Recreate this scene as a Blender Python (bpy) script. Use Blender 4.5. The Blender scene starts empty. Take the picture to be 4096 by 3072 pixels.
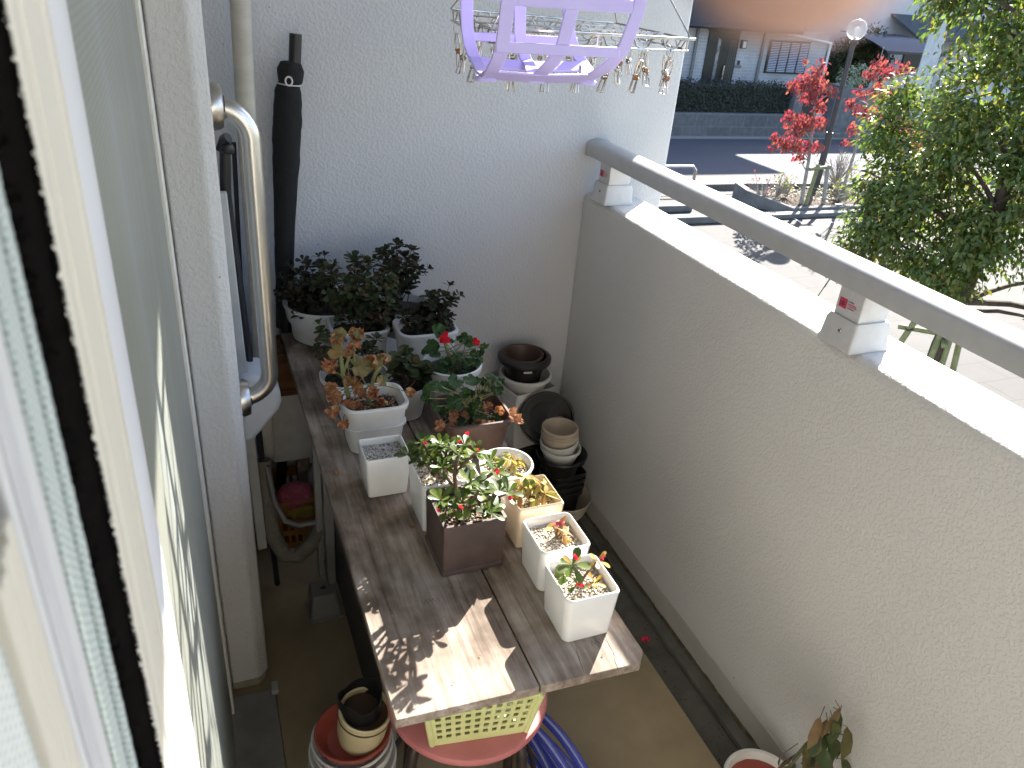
import bpy, math, random
from mathutils import Vector, Matrix, noise
rad = math.radians
sc = bpy.context.scene
COL = sc.collection
# ------------------------------------------------------------------ camera
def vcross(a, b): return Vector(a).cross(Vector(b))
YAW, PITCH, ROLL, FPX = 0.41278789, 0.49032473, 0.08689683, 3103.82
F = Vector((math.sin(YAW)*math.cos(PITCH), math.cos(YAW)*math.cos(PITCH), -math.sin(PITCH)))
R0 = Vector((math.cos(YAW), -math.sin(YAW), 0)); U0 = R0.cross(F)
RT = math.cos(ROLL)*R0 + math.sin(ROLL)*U0
UP = -math.sin(ROLL)*R0 + math.cos(ROLL)*U0
CAM = Vector((0, 0, 1.70))
cd = bpy.data.cameras.new('camera'); cam = bpy.data.objects.new('camera', cd); COL.objects.link(cam)
cam.matrix_world = Matrix(((RT.x, UP.x, -F.x, CAM.x), (RT.y, UP.y, -F.y, CAM.y), (RT.z, UP.z, -F.z, CAM.z), (0, 0, 0, 1)))
cd.sensor_fit = 'HORIZONTAL'; cd.sensor_width = 36; cd.lens = FPX/4096*36
cd.clip_start = 0.004; cd.clip_end = 1500
cd.dof.use_dof = True; cd.dof.focus_distance = 2.0; cd.dof.aperture_fstop = 13
sc.camera = cam
# ------------------------------------------------------------------ world and sun
SUN_AZ, SUN_EL = 46.8, 33.2            # azimuth from +Y towards +X
w = bpy.data.worlds.new('World'); sc.world = w; w.use_nodes = True
nt = w.node_tree; bg = nt.nodes['Background']
sky = nt.nodes.new('ShaderNodeTexSky'); sky.sky_type = 'NISHITA'; sky.sun_disc = False
sky.sun_elevation = rad(SUN_EL); sky.sun_rotation = rad(SUN_AZ); sky.air_density = 1.0; sky.dust_density = 1.2
nt.links.new(sky.outputs[0], bg.inputs[0]); bg.inputs[1].default_value = 0.112
sl = bpy.data.lights.new('sun', 'SUN'); sl.energy = 5.0; sl.angle = rad(0.5); sl.color = (1, 0.95, 0.87)
so = bpy.data.objects.new('sun', sl); COL.objects.link(so)
sd = Vector((math.sin(rad(SUN_AZ))*math.cos(rad(SUN_EL)), math.cos(rad(SUN_AZ))*math.cos(rad(SUN_EL)), math.sin(rad(SUN_EL))))
so.rotation_euler = sd.to_track_quat('Z', 'Y').to_euler(); so.location = sd*40
vs = sc.view_settings; vs.view_transform = 'Standard'; vs.look = 'None'; vs.exposure = 2.25; vs.gamma = 1
sc.cycles.use_denoising = True
sc.cycles.max_bounces = 10; sc.cycles.diffuse_bounces = 6; sc.cycles.transparent_max_bounces = 12
sc.cycles.sample_clamp_indirect = 8

# ------------------------------------------------------------------ mesh helpers
class MB:
    def __init__(s): s.v = []; s.f = []
    def add(s, vs, fs):
        n = len(s.v); s.v.extend([tuple(p) for p in vs]); s.f.extend([tuple(i+n for i in f) for f in fs]); return s
    def box(s, x0, x1, y0, y1, z0, z1):
        return s.add([(x0,y0,z0),(x1,y0,z0),(x1,y1,z0),(x0,y1,z0),(x0,y0,z1),(x1,y0,z1),(x1,y1,z1),(x0,y1,z1)],
                     [(0,3,2,1),(4,5,6,7),(0,1,5,4),(1,2,6,5),(2,3,7,6),(3,0,4,7)])
    def obox(s, c, ax, ay, az):
        c = Vector(c); ax, ay, az = Vector(ax), Vector(ay), Vector(az); vs = []
        for k in (-1, 1):
            for (i, j) in ((-1,-1),(1,-1),(1,1),(-1,1)): vs.append(c+ax*i+ay*j+az*k)
        return s.add(vs, [(0,3,2,1),(4,5,6,7),(0,1,5,4),(1,2,6,5),(2,3,7,6),(3,0,4,7)])
    def rings(s, rings, cap0=True, cap1=True, closed=False):
        n = len(rings[0]); vs = [p for r in rings for p in r]; fs = []; m = len(rings)
        for i in range(m if closed else m-1):
            a, b = i*n, ((i+1) % m)*n
            for j in range(n):
                k = (j+1) % n; fs.append((a+j, a+k, b+k, b+j))
        if not closed:
            if cap0: fs.append(tuple(reversed(range(n))))
            if cap1: fs.append(tuple((m-1)*n+j for j in range(n)))
        return s.add(vs, fs)
    def tube(s, pts, r, n=8, closed=False):
        pts = [Vector(p) for p in pts]; m = len(pts); rs = r if isinstance(r, (list, tuple)) else [r]*m
        rings = []; nrm = None
        for i, p in enumerate(pts):
            if closed: t = pts[(i+1) % m]-pts[i-1]
            else: t = pts[min(i+1, m-1)]-pts[max(i-1, 0)]
            t = t.normalized() if t.length > 1e-9 else Vector((0, 0, 1))
            if nrm is None:
                nrm = t.cross(Vector((0, 0, 1)))
                if nrm.length < 1e-3: nrm = t.cross(Vector((1, 0, 0)))
            nrm = (nrm - t*nrm.dot(t))
            if nrm.length < 1e-6: nrm = t.cross(Vector((0.3, 0.9, 0.1)))
            nrm.normalize(); b = t.cross(nrm)
            rings.append([p+(nrm*math.cos(a)+b*math.sin(a))*rs[i] for a in [2*math.pi*j/n for j in range(n)]])
        return s.rings(rings, closed=closed)
    def lathe(s, prof, c=(0,0,0), n=40, sx=1, sy=1, mat=None, closed=False):
        rings = []
        for r, z in prof:
            ring = [Vector((r*sx*math.cos(2*math.pi*j/n), r*sy*math.sin(2*math.pi*j/n), z)) for j in range(n)]
            if mat is not None: ring = [mat @ p for p in ring]
            rings.append([p+Vector(c) for p in ring])
        return s.rings(rings, closed=closed)
    def prism(s, poly, z0, z1):
        n = len(poly)
        return s.add([(x,y,z0) for x,y in poly]+[(x,y,z1) for x,y in poly],
                     [tuple(reversed(range(n))), tuple(range(n,2*n))]+[(i,(i+1)%n,n+(i+1)%n,n+i) for i in range(n)])
    def prismy(s, poly, y0, y1):      # outline in x,z extruded along y
        n = len(poly)
        return s.add([(x,y0,z) for x,z in poly]+[(x,y1,z) for x,z in poly],
                     [tuple(range(n)), tuple(reversed(range(n,2*n)))]+[(i,n+i,n+(i+1)%n,(i+1)%n) for i in range(n)])
    def rrloft(s, prof, c, rot=0, seg=5):  # prof: (w,d,corner r,z)
        rings = []
        for w_, d_, r_, z_ in prof:
            rings.append([Vector(c)+Vector(p) for p in rrect(w_, d_, r_, z_, rot, seg)])
        return s.rings(rings)

def rrect(w_, d_, r_, z_, rot=0, seg=5):
    pts = []; r_ = max(min(r_, w_/2-1e-4, d_/2-1e-4), 1e-4)
    for cx, cy, a0 in ((w_/2-r_, d_/2-r_, 0), (-w_/2+r_, d_/2-r_, 90), (-w_/2+r_, -d_/2+r_, 180), (w_/2-r_, -d_/2+r_, 270)):
        for i in range(seg+1):
            a = rad(a0+90*i/seg); x, y = cx+r_*math.cos(a), cy+r_*math.sin(a)
            pts.append((x*math.cos(rot)-y*math.sin(rot), x*math.sin(rot)+y*math.cos(rot), z_))
    return pts

def build(name, mb, mat, parent=None, loc=None, smooth=True, angle=38, bevel=0, seg=2, kind=None, label=None):
    base = Vector((0, 0, 0))
    if parent is not None:
        p = parent
        while p is not None: base += p.location; p = p.parent
    if parent is None:
        if loc is None:
            xs = [v[0] for v in mb.v]; ys = [v[1] for v in mb.v]; zs = [v[2] for v in mb.v]
            loc = ((min(xs)+max(xs))/2, (min(ys)+max(ys))/2, min(zs))
        base = Vector(loc)
    me = bpy.data.meshes.new(name)
    me.from_pydata([(v[0]-base.x, v[1]-base.y, v[2]-base.z) for v in mb.v], [], mb.f); me.update()
    o = bpy.data.objects.new(name, me); COL.objects.link(o)
    if parent is None: o.location = base
    else: o.parent = parent
    mats = mat if isinstance(mat, (list, tuple)) else [mat]
    for m_ in mats: me.materials.append(m_)
    if smooth:
        me.polygons.foreach_set('use_smooth', [True]*len(me.polygons)); me.set_sharp_from_angle(angle=rad(angle))
    if bevel:
        b = o.modifiers.new('bevel', 'BEVEL'); b.width = bevel; b.segments = seg; b.limit_method = 'ANGLE'; b.angle_limit = rad(40); b.harden_normals = False
    if kind: o['kind'] = kind
    if label: o['label'] = label
    return o
def tag(o, label, cat, group=None, kind=None):
    o['label'] = label; o['category'] = cat
    if group: o['group'] = group
    if kind: o['kind'] = kind
    return o
def thing(name, label, cat, loc, group=None):
    o = bpy.data.objects.new(name, None); COL.objects.link(o); o.location = loc; o.empty_display_size = .05
    return tag(o, label, cat, group)
def struct(name, mb, mat, **k):
    return build(name, mb, mat, kind='structure', **k)
def copy_tree(o, parent=None):
    c = o.copy(); COL.objects.link(c)
    if parent is not None: c.parent = parent; c.matrix_parent_inverse = o.matrix_parent_inverse
    for ch in [x for x in bpy.data.objects if x.parent == o]: copy_tree(ch, c)
    return c

# ------------------------------------------------------------------ materials
def lin(c): return (c[0], c[1], c[2], 1)
def newmat(name):
    m = bpy.data.materials.new(name); m.use_nodes = True
    return m, m.node_tree, m.node_tree.nodes['Principled BSDF']
def coords(nt, scale=(1,1,1)):
    t = nt.nodes.new('ShaderNodeTexCoord'); mp = nt.nodes.new('ShaderNodeMapping'); mp.inputs['Scale'].default_value = scale
    nt.links.new(t.outputs['Object'], mp.inputs['Vector']); return mp.outputs[0]
def noise_n(nt, vec, scale, detail=4, rough=.55):
    n = nt.nodes.new('ShaderNodeTexNoise'); n.inputs['Scale'].default_value = scale; n.inputs['Detail'].default_value = detail; n.inputs['Roughness'].default_value = rough
    nt.links.new(vec, n.inputs['Vector']); return n.outputs['Fac']
def ramp(nt, fac, stops):
    r = nt.nodes.new('ShaderNodeValToRGB'); e = r.color_ramp.elements
    while len(e) < len(stops): e.new(.5)
    for i, (p, c) in enumerate(stops): e[i].position = p; e[i].color = lin(c) if len(c) == 3 else c
    nt.links.new(fac, r.inputs[0]); return r.outputs[0]
def mixc(nt, fac, a, b, typ='MIX'):
    m = nt.nodes.new('ShaderNodeMix'); m.data_type = 'RGBA'; m.blend_type = typ
    if isinstance(fac, (int, float)): m.inputs[0].default_value = fac
    else: nt.links.new(fac, m.inputs[0])
    for k, x in ((6, a), (7, b)):
        if isinstance(x, tuple): m.inputs[k].default_value = lin(x)
        else: nt.links.new(x, m.inputs[k])
    return m.outputs[2]
def bump(nt, b, h, strength, dist, prev=None):
    n = nt.nodes.new('ShaderNodeBump'); n.inputs['Strength'].default_value = strength; n.inputs['Distance'].default_value = dist
    nt.links.new(h, n.inputs['Height'])
    if prev is not None: nt.links.new(prev, n.inputs['Normal'])
    nt.links.new(n.outputs[0], b.inputs['Normal']); return n.outputs[0]
def M(name, c1, c2=None, scale=12, rough=.5, metal=0, bscale=0, bstr=.3, bdist=.002, stretch=(1,1,1), spec=.5, coat=0, lo=.35, hi=.65, detail=5):
    m, nt, b = newmat(name); v = coords(nt, stretch)
    if c2 is None: c2 = tuple(x*.86 for x in c1)
    f = noise_n(nt, v, scale, detail)
    nt.links.new(ramp(nt, f, [(lo, c2), (hi, c1)]), b.inputs['Base Color'])
    b.inputs['Roughness'].default_value = rough; b.inputs['Metallic'].default_value = metal
    b.inputs['Specular IOR Level'].default_value = spec; b.inputs['Coat Weight'].default_value = coat
    if bscale: bump(nt, b, noise_n(nt, v, bscale, 3), bstr, bdist)
    return m
def stucco(name, c, scale, amt, dist, dark=.93):
    m, nt, b = newmat(name); v = coords(nt)
    f = noise_n(nt, v, 2.2, 4); c2 = tuple(x*dark for x in c)
    base = ramp(nt, f, [(.3, c2), (.7, c)])
    sp = nt.nodes.new('ShaderNodeTexVoronoi'); sp.inputs['Scale'].default_value = 9; nt.links.new(v, sp.inputs['Vector'])
    spk = ramp(nt, sp.outputs['Distance'], [(.012, (0,0,0)), (.03, (1,1,1))])
    base = mixc(nt, 1.0, base, ramp(nt, spk, [(0, (.35,.33,.3)), (1, (1,1,1))]), 'MULTIPLY')
    nt.links.new(base, b.inputs['Base Color']); b.inputs['Roughness'].default_value = .78; b.inputs['Specular IOR Level'].default_value = .3
    n1 = ramp(nt, noise_n(nt, v, scale, 3, .5), [(.44, (0,0,0)), (.58, (1,1,1))])
    p = bump(nt, b, n1, amt, dist)
    bump(nt, b, noise_n(nt, v, scale*3.2, 3), amt*.5, dist*.4, p)
    return m
def leafmat(name, cols, gloss=.4, trans=.3, spec=.4, tint=(1.5,1.6,.9)):
    m, nt, b = newmat(name)
    g = nt.nodes.new('ShaderNodeNewGeometry')
    n = len(cols); col = ramp(nt, g.outputs['Random Per Island'], [((i+.5)/n, c) for i, c in enumerate(cols)])
    v = coords(nt); f = noise_n(nt, v, 60, 3)
    col = mixc(nt, .35, col, ramp(nt, f, [(.35, (.4,.4,.35)), (.65, (1.3,1.3,1.2))]), 'MULTIPLY')
    nt.links.new(col, b.inputs['Base Color']); b.inputs['Roughness'].default_value = gloss; b.inputs['Specular IOR Level'].default_value = spec
    tr = nt.nodes.new('ShaderNodeBsdfTranslucent'); bri = mixc(nt, 1.0, col, tint, 'MULTIPLY'); nt.links.new(bri, tr.inputs[0])
    mx = nt.nodes.new('ShaderNodeMixShader'); mx.inputs[0].default_value = trans
    nt.links.new(b.outputs[0], mx.inputs[1]); nt.links.new(tr.outputs[0], mx.inputs[2])
    out = [x for x in nt.nodes if x.type == 'OUTPUT_MATERIAL'][0]; nt.links.new(mx.outputs[0], out.inputs[0])
    return m
def islandmat(name, cols, rough=.8):
    m, nt, b = newmat(name); g = nt.nodes.new('ShaderNodeNewGeometry'); n = len(cols)
    nt.links.new(ramp(nt, g.outputs['Random Per Island'], [((i+.5)/n, c) for i, c in enumerate(cols)]), b.inputs['Base Color']); b.inputs['Roughness'].default_value = rough
    return m
def wood(name, cols, along='y', rough=.75):
    m, nt, b = newmat(name); st = {'x': (4,40,40), 'y': (40,4,40), 'z': (40,40,4)}[along]
    v = coords(nt, st); v1 = coords(nt)
    g = noise_n(nt, v, 1.0, 6, .65)
    big = noise_n(nt, v1, 9, 4)
    c = ramp(nt, g, [(.3, cols[0]), (.5, cols[1]), (.7, cols[2])])
    c = mixc(nt, .85, c, ramp(nt, big, [(.34, (.36,.29,.235)), (.47, (.72,.65,.59)), (.64, (1.15,1.13,1.1))]), 'MULTIPLY')
    st2 = tuple(s*3.2 if s > 10 else s*.9 for s in st)
    fine = noise_n(nt, coords(nt, st2), 1.0, 3, .5)
    c = mixc(nt, .5, c, ramp(nt, fine, [(.30, (.35,.31,.28)), (.44, (1,1,1))]), 'MULTIPLY')
    nt.links.new(c, b.inputs['Base Color']); b.inputs['Roughness'].default_value = rough; b.inputs['Specular IOR Level'].default_value = .25
    bump(nt, b, g, .35, .001); return m
def bricks(name, c1, c2, mortar, bw, bh, msize, axes='xz', rough=.6, off=.5, bumpd=.003, nz=3):
    m, nt, b = newmat(name); t = nt.nodes.new('ShaderNodeTexCoord'); sp = nt.nodes.new('ShaderNodeSeparateXYZ'); cb = nt.nodes.new('ShaderNodeCombineXYZ')
    nt.links.new(t.outputs['Object'], sp.inputs[0]); ix = {'x': 0, 'y': 1, 'z': 2}
    nt.links.new(sp.outputs[ix[axes[0]]], cb.inputs[0]); nt.links.new(sp.outputs[ix[axes[1]]], cb.inputs[1])
    br = nt.nodes.new('ShaderNodeTexBrick'); nt.links.new(cb.outputs[0], br.inputs['Vector']); br.offset = off
    br.inputs['Color1'].default_value = lin(c1); br.inputs['Color2'].default_value = lin(c2); br.inputs['Mortar'].default_value = lin(mortar)
    br.inputs['Scale'].default_value = 1; br.inputs['Mortar Size'].default_value = msize; br.inputs['Brick Width'].default_value = bw; br.inputs['Row Height'].default_value = bh
    v = coords(nt); f = noise_n(nt, v, nz, 5)
    nt.links.new(mixc(nt, .7, br.outputs[0], ramp(nt, f, [(.3, (.62,.62,.62)), (.7, (1.12,1.12,1.12))]), 'MULTIPLY'), b.inputs['Base Color'])
    b.inputs['Roughness'].default_value = rough
    bump(nt, b, br.outputs['Fac'], -.4, bumpd); return m

m_far = stucco('stucco_far', (.565,.57,.585), 120, .42, .0024)
m_par = stucco('stucco_parapet', (.65,.64,.62), 150, .45, .0024)
m_pil = stucco('stucco_pilaster', (.54,.53,.51), 125, .42, .0024)
m_rail = M('rail_paint', (.44,.445,.45), (.41,.415,.42), 30, .32, 0, 500, .06, .0003)
m_railpost = M('rail_post_paint', (.54,.54,.54), (.49,.49,.49), 40, .35)
m_steel = M('brushed_steel', (.62,.60,.565), (.5,.485,.455), 30, .3, 1, 300, .1, .0005, (1,1,.1))
m_chrome = M('wire_steel', (.62,.6,.57), (.38,.34,.3), 40, .25, 1)
m_rust = M('rusty_spring', (.3,.13,.05), (.45,.3,.2), 90, .6, .4)
m_woodA = wood('weathered_wood', ((.15,.12,.097), (.275,.23,.193), (.42,.375,.335)), 'y')
m_plywood = wood('brown_plywood', ((.10,.045,.02), (.15,.07,.03), (.2,.1,.05)), 'x')
m_whitepl = M('white_plastic', (.66,.65,.62), (.58,.57,.54), 14, .45, 0, 200, .05, .0004)
m_greypl = M('pale_grey_plastic', (.45,.45,.43), (.36,.37,.35), 14, .5)
m_ceramic = M('white_ceramic', (.76,.75,.72), (.72,.71,.68), 20, .15, spec=.5, coat=.4)
m_cream = M('cream_ceramic', (.72,.60,.42), (.68,.55,.38), 20, .18, coat=.4)
m_brownpot = M('brown_matte_pot', (.085,.055,.045), (.06,.04,.034), 30, .55, 0, 300, .1, .0005)
m_brownpl = M('brown_plastic', (.085,.048,.035), (.065,.036,.027), 20, .45)
m_blackpl = M('black_plastic', (.006,.006,.0065), (.010,.010,.010), 20, .4)
m_darkpl = M('dark_brown_plastic', (.012,.0095,.009), (.016,.013,.012), 20, .42)
m_beige = M('beige_plastic', (.52,.44,.34), (.46,.38,.29), 20, .5)
m_terra = M('terracotta_plastic', (.34,.07,.045), (.26,.05,.035), 18, .5)
m_creampot = M('cream_glazed_pot', (.58,.5,.3), (.5,.42,.25), 25, .35)
m_brownline = M('brown_glaze_line', (.08,.05,.03), rough=.4)
m_pink = M('pink_plastic', (.50,.17,.165), (.44,.14,.135), 16, .5, 0, 300, .1, .0005)
m_lime = M('yellow_green_plastic', (.62,.64,.30), (.56,.58,.25), 15, .42)
m_blue = M('blue_hose', (.035,.045,.42), (.025,.03,.3), 30, .3, coat=.3)
m_orange = M('orange_plastic', (.3,.13,.02), (.24,.1,.015), 15, .5)
m_towel = M('pink_towel', (.45,.1,.14), (.35,.07,.1), 50, .95, 0, 160, .8, .006)
m_yellowcloth = M('yellow_cloth', (.4,.3,.06), (.3,.22,.04), 40, .95, 0, 160, .6, .004)
m_plasticbag = M('clear_bag', (.5,.5,.5), rough=.2)
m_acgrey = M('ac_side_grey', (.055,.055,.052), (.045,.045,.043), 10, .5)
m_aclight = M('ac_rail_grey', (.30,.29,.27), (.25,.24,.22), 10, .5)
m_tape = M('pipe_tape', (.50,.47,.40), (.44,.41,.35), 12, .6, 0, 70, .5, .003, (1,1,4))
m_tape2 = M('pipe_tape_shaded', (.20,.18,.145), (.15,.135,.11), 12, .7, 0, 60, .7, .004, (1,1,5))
m_cable = M('grey_cable', (.17,.175,.175), rough=.5)
m_net = M('black_net', (.003,.003,.003), (.009,.009,.009), 220, .85, 0, 260, .9, .003, (1,1,2.2))
m_blackpole = M('black_pole', (.005,.0048,.0048), (.009,.008,.008), 20, .4)
m_whitecord = M('white_cord', (.6,.6,.58), rough=.6)
m_cover = M('cover_white', (.55,.58,.62), (.5,.53,.57), 10, .4)
m_floor = M('balcony_concrete', (.40,.315,.195), (.28,.22,.135), 6, .85, 0, 120, .25, .001, lo=.3, hi=.7)
m_gutter = M('gutter_concrete', (.15,.145,.12), (.075,.07,.06), 9, .7, 0, 90, .2, .001, lo=.3, hi=.7)
m_skirt = M('smooth_skirt', (.46,.44,.40), (.40,.385,.35), 8, .7)
m_stain = M('dark_crack', (.05,.035,.02), (.14,.11,.07), 60, .9)
m_slab = M('ceiling_paint', (.45,.45,.44), rough=.8)
m_grit = M('grit_bed', (.34,.30,.24), (.16,.13,.10), 140, .95, 0, 200, .8, .004)
m_soil = M('dark_soil', (.05,.035,.025), (.02,.014,.01), 120, .95, 0, 150, 1, .006)
m_gravelw = islandmat('gravel_light', [(.56,.52,.45), (.5,.44,.34), (.38,.31,.24), (.62,.60,.54), (.30,.25,.2), (.58,.51,.39)])
m_gravelb = islandmat('gravel_brown', [(.3,.17,.09), (.2,.11,.06), (.45,.36,.27), (.12,.07,.05), (.55,.5,.42), (.26,.15,.08)])
m_gravelg = islandmat('gravel_grey', [(.46,.45,.42), (.32,.31,.29), (.54,.53,.50), (.22,.21,.2), (.42,.38,.33)])
m_kal = leafmat('kalanchoe_leaf', [(.030,.045,.018), (.045,.062,.024), (.06,.075,.03), (.04,.045,.02), (.10,.055,.03)], .65, .12, .2)
m_kal2 = leafmat('kalanchoe_dark', [(.026,.028,.017), (.04,.034,.022), (.024,.036,.018), (.05,.038,.026)], .65, .1, .2)
m_ger = leafmat('geranium_leaf', [(.030,.070,.024), (.045,.095,.03), (.022,.052,.02), (.06,.12,.035), (.038,.08,.027)], .55, .32, .3)
m_wither = leafmat('withered_leaf', [(.44,.19,.10),(.36,.15,.08),(.52,.27,.15),(.30,.12,.065),(.55,.33,.18)], .8, .2, .2, (1.2,1.05,.8))
m_yellowing = leafmat('yellowing_leaf', [(.17,.17,.07),(.26,.19,.08),(.11,.15,.06),(.32,.21,.09)], .6, .25, .3)
m_thorn = leafmat('crown_leaf', [(.085,.13,.025),(.05,.085,.02),(.14,.18,.038),(.035,.065,.02),(.11,.15,.035)], .42, .3, .3)
m_wilt = leafmat('wilted_leaf', [(.42,.33,.11), (.36,.24,.09), (.3,.3,.08), (.46,.36,.16), (.34,.18,.08)], .5, .35, .3)
m_holly = leafmat('holly_leaf', [(.05,.075,.025), (.08,.095,.03), (.20,.11,.06), (.06,.085,.03), (.04,.06,.022)], .55, .15, .3)
m_red = leafmat('red_flower', [(.62,.01,.02), (.55,.01,.03)], .6, .3, .2)
m_pinkfl = leafmat('pink_bract', [(.62,.03,.10), (.55,.02,.06), (.7,.06,.16)], .5, .3, .2)
m_stemw = M('woody_stem', (.15,.10,.065), (.09,.06,.04), 80, .85, 0, 220, .6, .002)
m_stemg = M('green_stem', (.14,.17,.06), (.22,.2,.08), 60, .7)
m_purple = M('lavender_plastic', (.56,.49,.86), (.52,.45,.83), 12, .38)
m_glassmesh = None

# ------------------------------------------------------------------ setting: building shell
XP, XO, YW, ZT, G = 1.186, 1.357, 2.259, 1.075, -2.3
b = MB().box(-.6, 1.058, -2.0, YW+.02, -.16, 0); struct('balcony_floor', b, m_floor, smooth=False)
b = MB().box(1.058, XP+.02, -2.0, YW+.02, -.16, -.022); struct('gutter', b, m_gutter, smooth=False)
b = MB().box(1.143, XP+.004, -2.0, YW+.01, -.021, .0); struct('gutter_step', b, m_gutter, smooth=False, bevel=.004)
b = MB().box(-.06, 1.486, YW, YW+.18, -.3, 2.62)
o = struct('wall', b, m_far, bevel=.012, seg=3)
pt = thing('parapet_wall', 'rough grey stucco parapet wall with sunlit flat top beside the potted plants', 'wall', (1.27, .2, 0))
build('wall_body', MB().box(XP, XO, -2.0, YW+.01, -.3, ZT), m_par, pt, bevel=.022, seg=4)
build('skirting', MB().box(XP-.0035, XP+.01, -2.0, YW-.002, 0.002, .075), m_skirt, pt, bevel=.002)
b = MB(); rng = random.Random(4)
for i in range(90):
    y = -1.9+i*.046; b.box(XP-.0085-.003*rng.random(), XP-.003, y, y+.047, .0005, .004+.004*rng.random())
build('cracked_joint', b, m_stain, pt)
# stub pilaster on the left
b = MB().prism([(-.046, 1.51), (.022, 1.51), (.0455, 1.533), (.0455, 1.95), (-.046, 1.95)], .03, 2.62)
struct('wall_pilaster', b, m_pil, bevel=.006, seg=2)
b = MB().prism([(-.046, 1.516), (.02, 1.516), (.040, 1.537), (.040, 1.95), (-.046, 1.95)], 0.0, .031)
struct('wall_pilaster_foot', b, M('pilaster_foot', (.33,.29,.22), (.22,.19,.14), 20, .85), bevel=.004)
b = MB().box(-.3, -.064, 1.515, YW+.1, -.16, 2.62); struct('wall_side', b, m_pil)
b = MB().box(-.3, -.09, -2.0, -.35, -.16, 2.62); struct('wall_behind', b, m_pil)
b = MB().box(-.6, 1.40, -2.2, YW+.25, 2.62, 2.80); struct('ceiling_slab', b, m_slab, bevel=.01)
b = MB().box(-.6, XO, -2.2, -2.0, -.3, 2.62); struct('wall_end', b, m_pil)
# room behind the window (the photographer's side)
mroom = M('room_wall', (.22,.19,.16), rough=.9)
b = MB(); b.box(-3.0, -2.9, -2, 2.2, -.1, 2.62); b.box(-2.9, -.3, 1.7, 1.8, -.1, 2.62); b.box(-2.9, -.3, -2.1, -2.0, -.1, 2.62); b.box(-2.9, -.3, -2, 1.7, -.12, -.02)
b.box(-2.9, -.6, -2, 1.7, 2.55, 2.62)
struct('room_wall', b, mroom, smooth=False)
# building below the balcony
b = MB().box(-6, XO-.01, -8, YW+.17, G-.1, -.31); struct('wall_lower', b, m_par)
# outdoor ground sheets
b = MB().box(-250, 300, -250, 300, G-.30, G-.02); struct('ground', b, M('far_ground', (.2,.19,.17), (.14,.15,.1), .4, .95), smooth=False)
m_pave = bricks('paving_tiles', (.047,.0435,.041), (.042,.039,.037), (.027,.025,.023), .9, .45, .012, 'xy', .85, .5, .003, 1.6)
b = MB().box(-40, 70, 2.6, 13.95, G-.1, G); struct('pavement', b, m_pave, smooth=False)
m_asph = M('asphalt', (.055,.060,.080), (.042,.046,.062), 40, .85, 0, 220, .6, .006)
m_asphL = M('pale_asphalt', (.085,.083,.081), (.062,.062,.061), 30, .9, 0, 200, .6, .006)
m_conc = M('kerb_concrete', (.15,.146,.138), (.10,.097,.092), 5, .85, 0, 60, .4, .004)
b = MB().box(-60, 90, 14.6, 20.06, G-.1, G-.002); struct('road', b, m_asph, smooth=False)
b = MB().box(-60, 90, 14.55, 15.75, G-.05, G+.004); struct('road_shoulder', b, m_asphL, smooth=False)
b = MB().box(-60, 90, 14.3, 14.55, G-.1, G+.14); struct('kerb', b, m_conc, bevel=.02)
b = MB().box(-60, 90, 13.95, 14.3, G-.1, G+.008); struct('pavement_edge', b, m_asphL, smooth=False)
m_line = M('road_paint', (.7,.7,.68), (.4,.4,.39), 25, .7)
b = MB().box(14.0, 14.75, 17.55, 17.66, G-.001, G+.003); struct('road_marking', b, m_line, smooth=False)
b = MB(); b.box(-60, 90, 19.86, 20.06, G-.05, G+.05); struct('road_edge_gutter', b, M('gutter_grey', (.22,.21,.2), rough=.9), bevel=.01)
b = MB().box(-60, 90, 20.3, 60, G-.1, -1.82); struct('garden_ground', b, M('garden_soil', (.16,.13,.1), (.1,.1,.06), 3, .95), smooth=False)
m_wline = M('paint_line', (.62,.62,.6), rough=.7)
b = MB(); b.obox((11.55, 11.75, G+.003), (.30,.03,0), (-.002,.02,0), (0,0,.002)); b.obox((11.15, 11.95, G+.003), (.05,.22,0), (.02,-.004,0), (0,0,.002)); b.obox((11.95,11.62,G+.003), (-.10,.22,0), (.018,.006,0), (0,0,.002))
struct('paving_marking', b, m_wline, smooth=False)

# ------------------------------------------------------------------ railing
rl = thing('handrail', 'pale grey aluminium rail carried on posts along the parapet top', 'railing', (1.22, .2, ZT))
def rail_ring(y):
    prof = [(1.176,1.196),(1.176,1.226),(1.181,1.235),(1.192,1.241),(1.216,1.245),(1.238,1.241),(1.250,1.234),(1.254,1.224),(1.254,1.196)]
    return [(x, y, z) for x, z in prof]
b = MB().rings([rail_ring(-1.95), rail_ring(YW-.022)]); build('rail', b, m_rail, rl, bevel=0, angle=50)
def grow(ring, k, y):
    cx, cz = 1.215, 1.219
    return [(cx+(p[0]-cx)*k, y, cz+(p[2]-cz)*k) for p in ring]
build('end_cap', MB().rings([grow(rail_ring(0), 1.09, YW-.0215), grow(rail_ring(0), 1.09, YW-.001)]), m_rail, rl, bevel=.002)
m_redmark = M('sticker_red', (.55,.05,.12), rough=.5); m_blackmark = M('sticker_black', (.02,.02,.02), rough=.5); m_pinkmark = M('sticker_pink', (.6,.16,.24), rough=.5)
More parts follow.
